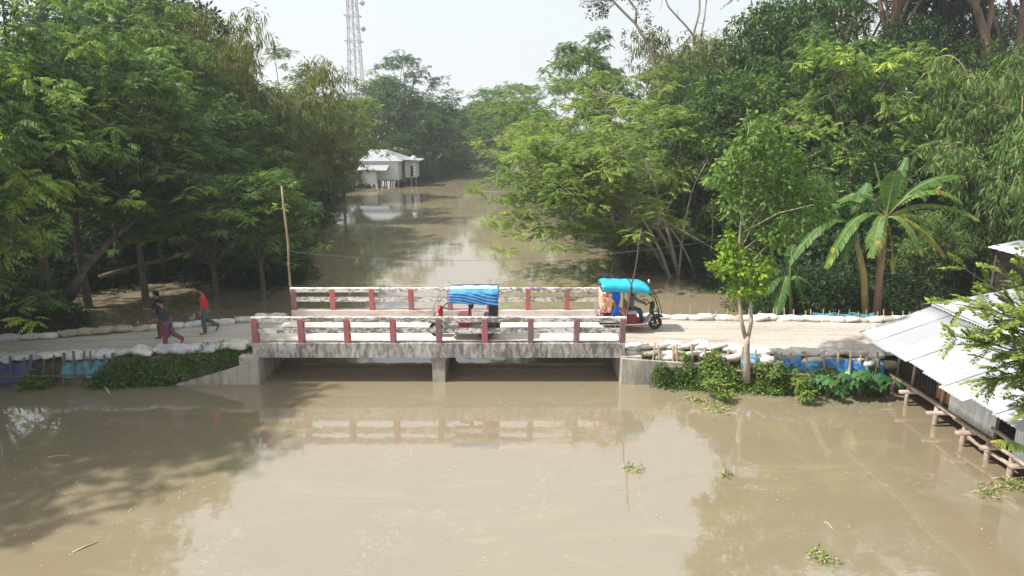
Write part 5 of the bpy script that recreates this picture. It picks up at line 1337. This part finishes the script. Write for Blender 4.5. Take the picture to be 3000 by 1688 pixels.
# --- the forked young tree beside the right road
def young_tree():
    Y = 19.75; b = on_y(2187, 1075, Y); B = Vector((b.x, Y, .55)); o = empty("young_tree", B, 0, "slender young tree with a forked pale trunk and bright green leaves beside the road", "tree")
    rng = np.random.RandomState(8); mb = MB(); L = lambda px, py, dy=0: Vector(on_y(px, py, Y)) - B + Vector((0, dy, 0))
    mb.tube([L(2187, 1120), L(2187, 1060), L(2188, 1010), L(2188, 985)], [.125, .105, .09, .085], 10)
    mb.tube([L(2184, 990), L(2172, 940), L(2166, 880), L(2166, 800), L(2166, 700), L(2180, 560), L(2185, 420), L(2200, 350)], [.066, .056, .05, .045, .038, .028, .02, .010], 8)
    mb.tube([L(2192, 990), L(2202, 940), L(2198, 880), L(2196, 820), L(2210, 760), L(2245, 720), L(2262, 690)], [.064, .056, .05, .044, .036, .026, .010], 8)
    for e in ((2240, 480), (2300, 560), (2350, 590), (2280, 420), (2130, 560), (2330, 640), (2150, 450), (2230, 620), (2390, 560), (2260, 350)):
        a = L(2180 + rng.uniform(-4, 4), e[1] + 90); t = L(*e, rng.uniform(-.8, .8)); mb.tube([a, (a + t) / 2 + Vector((0, 0, .15)), t], [.028, .018, .007], 5, cap=False)
    mb.build("trunk", M['bark_pale'], o, True)
    lv = Leaves()
    for (px, py, r, m, ti) in ((2215, 380, .55, 26, .5), (2180, 450, .55, 26, .5), (2260, 430, .65, 34, .42), (2140, 520, .50, 22, .5), (2230, 520, .8, 46, .4), (2310, 510, .75, 40, .4), (2370, 560, .55, 26, .45), (2250, 610, .75, 40, .42), (2330, 630, .6, 30, .42), (2160, 600, .4, 16, .5), (2390, 610, .35, 12, .5), (2250, 690, .35, 12, .45), (2130, 470, .3, 10, .55)):
        c = np.array(L(px, py, rng.uniform(-.4, .5))) + unit(rng.normal(0, 1, (m, 3))) * (r * 1.22 * rng.uniform(.3, 1, (m, 1)) ** .6)
        rosette(lv, c, rng, 12, .18, .085, ti + rng.normal(0, .14, m), .24, .8)
    link_mesh("crown", lv.mesh("young_tree_crown"), M['lf_young'], o)
    lv = Leaves()
    for (px, py, r, m) in ((2150, 760, .5, 40), (2200, 800, .6, 56), (2230, 770, .4, 26), (2120, 775, .32, 16), (2170, 840, .42, 26), (2225, 830, .35, 20), (2150, 690, .3, 16), (2140, 730, .32, 16), (2095, 765, .16, 6), (2262, 695, .25, 9)):
        c = np.array(L(px, py, rng.uniform(-.2, .2))) + unit(rng.normal(0, 1, (m, 3))) * (r * rng.uniform(.3, 1, (m, 1)) ** .6)
        rosette(lv, c, rng, 7, .15, .10, .55 + rng.normal(0, .15, m), .18, .9)
    link_mesh("low_leaves", lv.mesh("young_tree_low_leaves"), M['lf_brite'], o)
young_tree()
# --- plants along the foot of the right bank
def small_plant(name, label, px, py, Y, h, kind, seed, z=None, group=None):
    rng = np.random.RandomState(seed); p = on_y(px, py, Y); B = Vector((p.x, Y, .0 if z is None else z)); o = empty(name, B, 0, label, "plant", group); mb = MB(); lv = Leaves()
    if kind == 'lance':
        for k in range(9):
            a = rng.uniform(0, 6.28); top = np.array([math.cos(a) * h * .45 * rng.uniform(.2, 1), math.sin(a) * h * .35 - .1, h * rng.uniform(.6, 1)])
            mb.tube([(0, 0, -.2), top * np.array([.35, .35, .6]), top], [.014, .011, .006], 5, cap=False)
            n = 16; t = rng.uniform(.45, 1, n)[:, None]; c = top * t; ang = rng.uniform(0, 6.28, n)
            lv.add(c, np.stack([np.cos(ang), np.sin(ang), rng.uniform(-.3, .6, n)], 1), UP + rng.normal(0, .3, (n, 3)), rng.uniform(.16, .27, n), rng.uniform(.045, .065, n), rng.uniform(.45, .95, n), .3)
        mt = 'lf_bush'
    else:
        for k in range(10):
            a = rng.uniform(0, 6.28); top = np.array([math.cos(a) * h * .6 * rng.uniform(.3, 1), math.sin(a) * .3 - .15, h * rng.uniform(.55, 1)])
            mb.tube([(0, 0, -.2), top * np.array([.3, .3, .6]), top], [.014, .011, .008], 5, cap=False)
            d = unit(np.array([math.cos(a), math.sin(a) - .6, -.9])); sd = unit(np.cross(d, UP)); L = rng.uniform(.28, .42); ti = rng.uniform(.2, .8)
            for s in (-1, 0, 1):      # three blades make one heart-shaped leaf
                lv.add((top + sd * s * .06 - d * .05)[None], (d + sd * s * .35)[None], (UP + d * .6 + sd * s * .3)[None], L * (1 if s == 0 else .8), L * .55, ti, .1)
        mt = 'lf_taro'
    mb.build("stems", M['culm'], o, True); link_mesh("leaves", lv.mesh(name + "_leaves"), M[mt], o); return o
def creeper(label, x0, x1, zlo, zhi, n, L, W, tint, seed, group, yoff=.0, hang=-.2, ragged=.5, stems=10, name="bank_creeper"):
    """weeds and vines trailing over a stretch of bank: ragged top, ragged foot, leaves of one kind"""
    rng = np.random.RandomState(seed); xm = (x0 + x1) / 2; B = Vector((xm, road_yn(xm) - .45 + yoff, 0)); o = empty(name, B, 0, label, "plant", group)
    t = rng.beta(1.3, 1.3, n); xx = x0 + (x1 - x0) * t
    env = np.sin(np.clip(t, .02, .98) * math.pi) ** .5
    nz = np.array([mnoise.noise(Vector((x * 2.3, seed, 0))) for x in xx]) * ragged
    top = zlo + (zhi - zlo) * np.clip(env * (.75 + nz), .12, 1.25); f = rng.uniform(0, 1, n) ** .8; zz = zlo + (top - zlo) * f
    yy = np.array([road_yn(x) for x in xx]) - .52 + .36 * f + yoff + rng.normal(0, .10, n)
    keep = np.array([mnoise.noise(Vector((x * 3.1, z * 3.7, seed + 5))) for x, z in zip(xx, zz)]) > -.22
    c = np.stack([xx, yy, zz], 1)[keep] - np.array(B); m = len(c); lv = Leaves(); mb = MB()
    rosette(lv, c, rng, 6, L, W, tint + .22 * nz[keep] + rng.normal(0, .12, m), .12, hang, None, .1)
    for k in range(stems):
        p = c[rng.randint(m)]; mb.tube([(p[0], .12, -.1), (p[0] + rng.normal(0, .08), p[1] * .6, p[2] * .6), (p[0] + rng.normal(0, .1), p[1] - .02, p[2] + rng.uniform(.05, .3))], [.009, .007, .004], 4, cap=False)
    mb.build("stems", M['culm'], o, True); link_mesh("leaves", lv.mesh("creeper_leaves"), M['lf_bush'], o); return o
GB = "creepers and weeds below the right road"
creeper("dense small-leaved creeper over the right wing wall, nearest the bridge", 4.35, 6.0, .02, .98, 1000, .08, .05, .40, 301, GB, -.30)
creeper("small tuft of weeds on top of the right wing wall by the bridge end", 3.75, 4.5, .72, 1.02, 70, .07, .03, .5, 302, GB, .25, -.8)
creeper("yellow-green creeper reaching up to the sandbags left of the young tree", 5.6, 7.0, .15, 1.12, 640, .11, .055, .62, 303, GB, -.30)
creeper("trailing weeds on the water line left of the young tree's foot", 5.7, 7.2, -.02, .5, 420, .11, .05, .55, 304, GB, -.45)
creeper("reddish-green mixed weeds right at the young tree's foot", 6.8, 8.1, .0, .85, 560, .10, .055, .48, 305, GB, -.2)
creeper("leafy creeper climbing the bank right of the young tree below the blue sheet", 7.6, 9.2, .0, 1.0, 640, .11, .065, .50, 306, GB, -.15)
creeper("low creeper along the water line under the blue plastic sheet", 8.6, 10.4, -.02, .55, 480, .13, .065, .54, 307, GB, -.25)
small_plant("lance_leaf_plant", "bright long-leaved plant left of the young tree, over the water", 2085, 1100, 19.25, .85, 'lance', 31, 0)
small_plant("lance_leaf_plant", "bright long-leaved plant below the blue plastic sheet", 2340, 1100, 19.2, .95, 'lance', 32, 0)
small_plant("lance_leaf_plant", "small bright plant dipping into the water farthest out from the right bank", 2352, 1140, 18.85, .45, 'lance', 33, 0)
small_plant("lance_leaf_plant", "small long-leaved plant at the water line under the yellowish bush", 2120, 1140, 18.95, .5, 'lance', 34, 0)
small_plant("lance_leaf_plant", "tall weed with small leaves standing before the sandbags", 2255, 1060, 19.6, 1.0, 'lance', 35, .2)
for i, (px, Y, h) in enumerate(((2430, 19.3, .75), (2480, 19.4, .85), (2525, 19.35, .95), (2560, 19.45, .9), (2590, 19.5, .8))):
    small_plant("taro_plant", ("big heart-leaved green plant beside the shed, leftmost of the five", "big heart-leaved green plant second from the left beside the shed", "big heart-leaved green plant in the middle of the five beside the shed", "big heart-leaved green plant second nearest the shed", "big heart-leaved green plant touching the shed's corner post")[i], px, 1100, Y, h, 'taro', 50 + i, 0, "heart-leaved plants beside the shed")
# --- weeds on the left slope
creeper("upper creeper between the blue sheet and the heart-leaved plants", 8.9, 10.3, .3, .95, 420, .10, .05, .56, 308, GB, -.12)
GL = "creepers and weeds below the left road"
creeper("short grassy weeds above the left wing wall, nearest the bridge", -9.8, -8.1, .68, 1.14, 650, .08, .03, .5, 311, GL, .24, -.7)
creeper("creeping weeds along the sloping top of the left wing wall", -11.2, -9.0, .40, 1.08, 950, .08, .04, .45, 312, GL, .16, -.4)
creeper("bright green weed patch in the middle of the left slope", -11.2, -10.2, .25, .80, 260, .10, .05, .68, 313, GL, .05)
creeper("broad-leaved weeds at the water line left of the left wing wall", -12.4, -10.7, -.02, .52, 420, .15, .09, .42, 314, GL, -.05)
creeper("tangled weeds filling the upper left slope under the sandbags", -13.0, -10.9, .30, 1.0, 800, .09, .045, .42, 315, GL, .05)
creeper("dark leafy weeds ending at the stake fence on the left slope", -13.2, -12.0, .0, .72, 330, .11, .06, .34, 316, GL, -.02)
creeper("leafy weed clump growing before the dark stakes, left bank", -15.3, -14.3, .0, .52, 170, .12, .07, .46, 317, GL, -.12)
creeper("low weed tuft at the far left before the dark stakes", -16.8, -15.9, .0, .3, 90, .12, .06, .38, 318, GL, -.12)
rng = np.random.RandomState(77)
lv = Leaves(); N = 500; xx = rng.uniform(-12.5, -8.4, N); yf = np.array([road_yf(x) for x in xx]); c = np.stack([xx, yf + .28 + rng.normal(0, .10, N), rng.uniform(.6, 1.15, N) - np.interp(xx, [-12.5, -8.4], [.35, 0])], 1)
keep = np.array([mnoise.noise(Vector((x * .7, 0, 9))) for x in xx]) > -.05; rosette(lv, c[keep], rng, 8, .10, .05, rng.uniform(.3, .7, int(keep.sum())), .12, -.5)
tag(link_mesh("weeds", lv.mesh("far_edge_weeds"), M['lf_bush']), "small weeds behind the sandbags on the left road's far edge", "weeds", kind="stuff")
# --- near tree at the right edge
def near_tree():
    B = Vector((11.35, 11.9, .3)); o = empty("leafy_tree", B, 0, "leafy tree with paired glossy leaves hanging over the shed roof, right edge", "tree"); rng = np.random.RandomState(15); mb = MB(); lv = Leaves()
    mb.tube([(0, 0, -.6), (.1, .1, 1.2), (.0, .2, 2.6), (-.2, .3, 3.6)], [.13, .11, .09, .06], 9)
    tips = [(2790, 890, 12.6), (2800, 985, 12.2), (2830, 790, 13.0), (2850, 880, 12.0), (2870, 930, 12.8), (2900, 850, 12.4), (2990, 780, 12.2), (2940, 800, 12.8), (2880, 1010, 12.2), (2910, 1060, 12.4), (2960, 1000, 12.0), (2990, 930, 12.6), (2930, 960, 12.2), (2890, 975, 13.2), (2950, 890, 13.0), (2995, 1050, 12.4), (2900, 1110, 12.8), (2960, 1110, 12.6), (2990, 1160, 12.4), (2870, 1075, 13.1), (2965, 1210, 12.2), (2840, 1000, 12.6), (2980, 860, 11.8), (2945, 1035, 11.8), (2990, 990, 11.6), (2920, 920, 11.7), (3040, 900, 12), (3060, 1000, 12), (3080, 800, 12.4), (3050, 1100, 12), (3100, 950, 12.4), (3120, 1050, 12)]
    for px, py, Y in tips:
        t = np.array(on_y(px, py, Y) - B); a = np.array([-.1, .2, rng.uniform(2.0, 3.6)]); m = (a + t) / 2 + np.array([0, 0, .35]) ; P = bez(a, m, t, 14); mb.tube(P, list(np.linspace(.028, .006, 14)), 5, cap=False)
        for q in range(11):
            i = rng.randint(5, 14); p0 = P[i]; d = unit((P[-1] - P[0]) * .35 + rng.normal(0, .7, 3) + np.array([0, 0, .25])); ln = rng.uniform(.3, .6); n = 15; tt = np.linspace(.1, 1, n)[:, None]; c = p0 + d * ln * tt + UP * (-.12 * tt ** 2)
            mb.tube([c[0], c[n // 2], c[-1]], [.006, .005, .003], 3, cap=False); sd = unit(np.cross(d, UP + rng.normal(0, .3, 3)))
            ti = np.clip(.35 + .35 * tt[:, 0] + rng.normal(0, .12, n), 0, 1)
            for s in (1, -1): lv.add(c, sd * s + d * .5 + rng.normal(0, .15, (n, 3)), UP + rng.normal(0, .35, (n, 3)), rng.uniform(.09, .125, n), rng.uniform(.045, .06, n), ti, .15)
    mb.build("trunk", M['bark'], o, True); link_mesh("crown", lv.mesh("near_tree_crown"), M['lf_lite'], o)
near_tree()
rngb = np.random.RandomState(9); bb = Vector((11.0, 12.55, .0)); o = empty("banana_plant", bb, 0, "young banana plant poking one leaf in front of the shed wall, right edge", "banana plant")
mb = MB(); mb.tube([(0, 0, -.5), (0, 0, .6), (0, 0, 1.3)], [.09, .08, .05], 9); mb.build("trunk", M['banana_stem'], o, True)
for cx, cy, tx, ty, tz in ((-.6, .2, -1.15, .35, 1.62), (.5, .2, 1.1, .4, 1.6), (.1, -.5, .2, -1.0, 1.4), (.1, .1, .2, .2, 2.5)):
    banana_leaf(o, bb, np.array(bb + Vector((0, 0, 1.2))), np.array(bb + Vector((cx, cy, 1.75))), np.array(bb + Vector((tx, ty, tz))), .2, .7, rngb)
# ------------------------------------------------------------------ things afloat
M['straw'] = surf("pale_straw", (.38, .30, .16), (.55, .46, .28), 6, .8, .2)
M['scum'] = surf("floating_scum", (.36, .30, .20), (.52, .46, .34), 6, .8, .1)
def float_weed(label, px, py, n, r, seed, green=.35):
    rng = np.random.RandomState(seed); p = on_z(px, py, 0); o = empty("floating_weed", (p.x, p.y, 0), 0, label, "water weed"); mb = MB(); lv = Leaves()
    for k in range(n):
        a = rng.uniform(0, 6.28); b = rng.normal(0, r * .35, 2); L = rng.uniform(.3, 1) * r
        mb.tube([(b[0], b[1], .01), (b[0] + math.cos(a) * L * .5, b[1] + math.sin(a) * L * .35, rng.uniform(.02, .10)), (b[0] + math.cos(a) * L, b[1] + math.sin(a) * L * .6, .012)], [.010, .009, .005], 4)
    c = np.concatenate([rng.normal(0, r * .4, (n * 2, 2)), rng.uniform(.01, .08, (n * 2, 1))], 1); rosette(lv, c, rng, 3, .10, .035, rng.uniform(.4, 1, n * 2) , .05, -.3)
    mb.build("stalks", M['straw'], o, True); link_mesh("leaves", lv.mesh("weed_leaves"), M['lf_bush'], o)
float_weed("floating tuft of straw-coloured weed off the right bank, upper one", 2045, 1178, 16, .45, 1)
float_weed("floating bundle of brown straw off the right bank, lower one", 2110, 1203, 14, .40, 2)
float_weed("floating weed in the lower right foreground near the bottom edge", 2405, 1640, 12, .28, 3)
float_weed("sparse weed floating in the sky reflection right of centre", 1855, 1378, 8, .25, 4)
float_weed("thin weed floating below the sky reflection, right of centre", 2125, 1395, 6, .2, 5)
float_weed("litter of leaves gathered by the nearest shed stilt", 2965, 1425, 22, .42, 6)
float_weed("white-edged litter floating just left of the nearest shed stilts", 2895, 1448, 8, .25, 7)
float_weed("dark weed patch floating on the river behind the turquoise rickshaw", 1690, 783, 20, .6, 8)
float_weed("weed clump at the foot of the leaning tree's trunks", 2000, 805, 20, .9, 9)
def stick(label, a, b, r):
    a, b = on_z(*a, 0), on_z(*b, 0); m = (a + b) / 2; mb = MB(); mb.tube([a - m, (a - m) * .2 + Vector((.02, .03, .015)), b - m], [r, r * .9, r * .5], 6); o = mb.build("floating_stick", M['straw'], smooth=True, label=label, cat="stick"); o.location = m + Vector((0, 0, r * .4))
stick("pale stick floating in the lower left foreground", (212, 1620), (290, 1588), .018)
stick("thin stick lying across the scum in the lower left foreground", (140, 1340), (205, 1335), .012)
stick("pale driftwood piece just off the left weedy slope", (300, 1132), (322, 1155), .03)
stick("thin dark stick floating near the right foreground", (2415, 1530), (2440, 1550), .012)
rng = np.random.RandomState(55); lv = Leaves()
N = 1500; P = []
for k in range(N):
    if k < 800: px, py = rng.uniform(0, 3000), 1110 + 570 * rng.uniform() ** 1.4
    elif k < 1200: px, py = rng.normal(250, 230), rng.normal(1330, 110)
    else: px, py = rng.uniform(1450, 2900), rng.normal(1180, 60)
    if py < 1135: continue
    p = on_z(px, py, .006)
    if p.x > 11.2 or p.y > 19.6: continue
    if mnoise.noise(Vector((p.x * .45, p.y * .6, 2))) < rng.uniform(-.25, .35): continue
    P.append(p)
P = np.array([tuple(p) for p in P]); n = len(P); a = rng.uniform(0, 6.28, n)
lv.add(P, np.stack([np.cos(a), np.sin(a), np.zeros(n)], 1), UP + np.zeros((n, 3)), rng.uniform(.02, .075, n) * rng.uniform(.4, 1.2, n), rng.uniform(.012, .04, n), rng.uniform(0, 1, n), .0)
tag(link_mesh("floating_litter", lv.mesh("floating_litter"), M['scum']), "tiny leaves and scum flecks floating on the muddy water", "litter", kind="stuff")
place('alb3', 'albizia_tree', -430, 24.8, 40, 5.2, "feathery tree beyond the photo's left edge, nearest behind the road", "trees beyond the left edge", rz=.7)
place('alb1', 'albizia_tree', -330, 20.0 - 1.2, -60, 4.6, "feathery tree beyond the photo's left edge, nearest before the road", "trees beyond the left edge", rz=2.0)
creeper("low trailing weeds along the foot of the right wing wall", 4.9, 6.4, -.02, .40, 420, .09, .04, .50, 321, GB, -.42)
creeper("low green weeds at the water line below the young tree", 7.0, 8.6, -.02, .50, 460, .10, .05, .58, 322, GB, -.38)
creeper("low green weeds under the heart-leaved plants beside the shed", 9.8, 11.3, -.02, .45, 420, .11, .055, .48, 323, GB, -.22)
# ------------------------------------------------------------------ the hazy air
hz, nt, p_, out = new_mat("hazy_air"); nt.nodes.remove(p_)
pv = nd(nt, "ShaderNodeVolumePrincipled"); pv.inputs['Color'].default_value = (.86, .93, 1.0, 1); pv.inputs['Density'].default_value = .0006; pv.inputs['Anisotropy'].default_value = .2
nt.links.new(pv.outputs[0], out.inputs['Volume'])
mb = MB(); mb.box(-960, 960, -260, 1360, -2.6, 58); mb.build("haze", hz, kind="stuff")
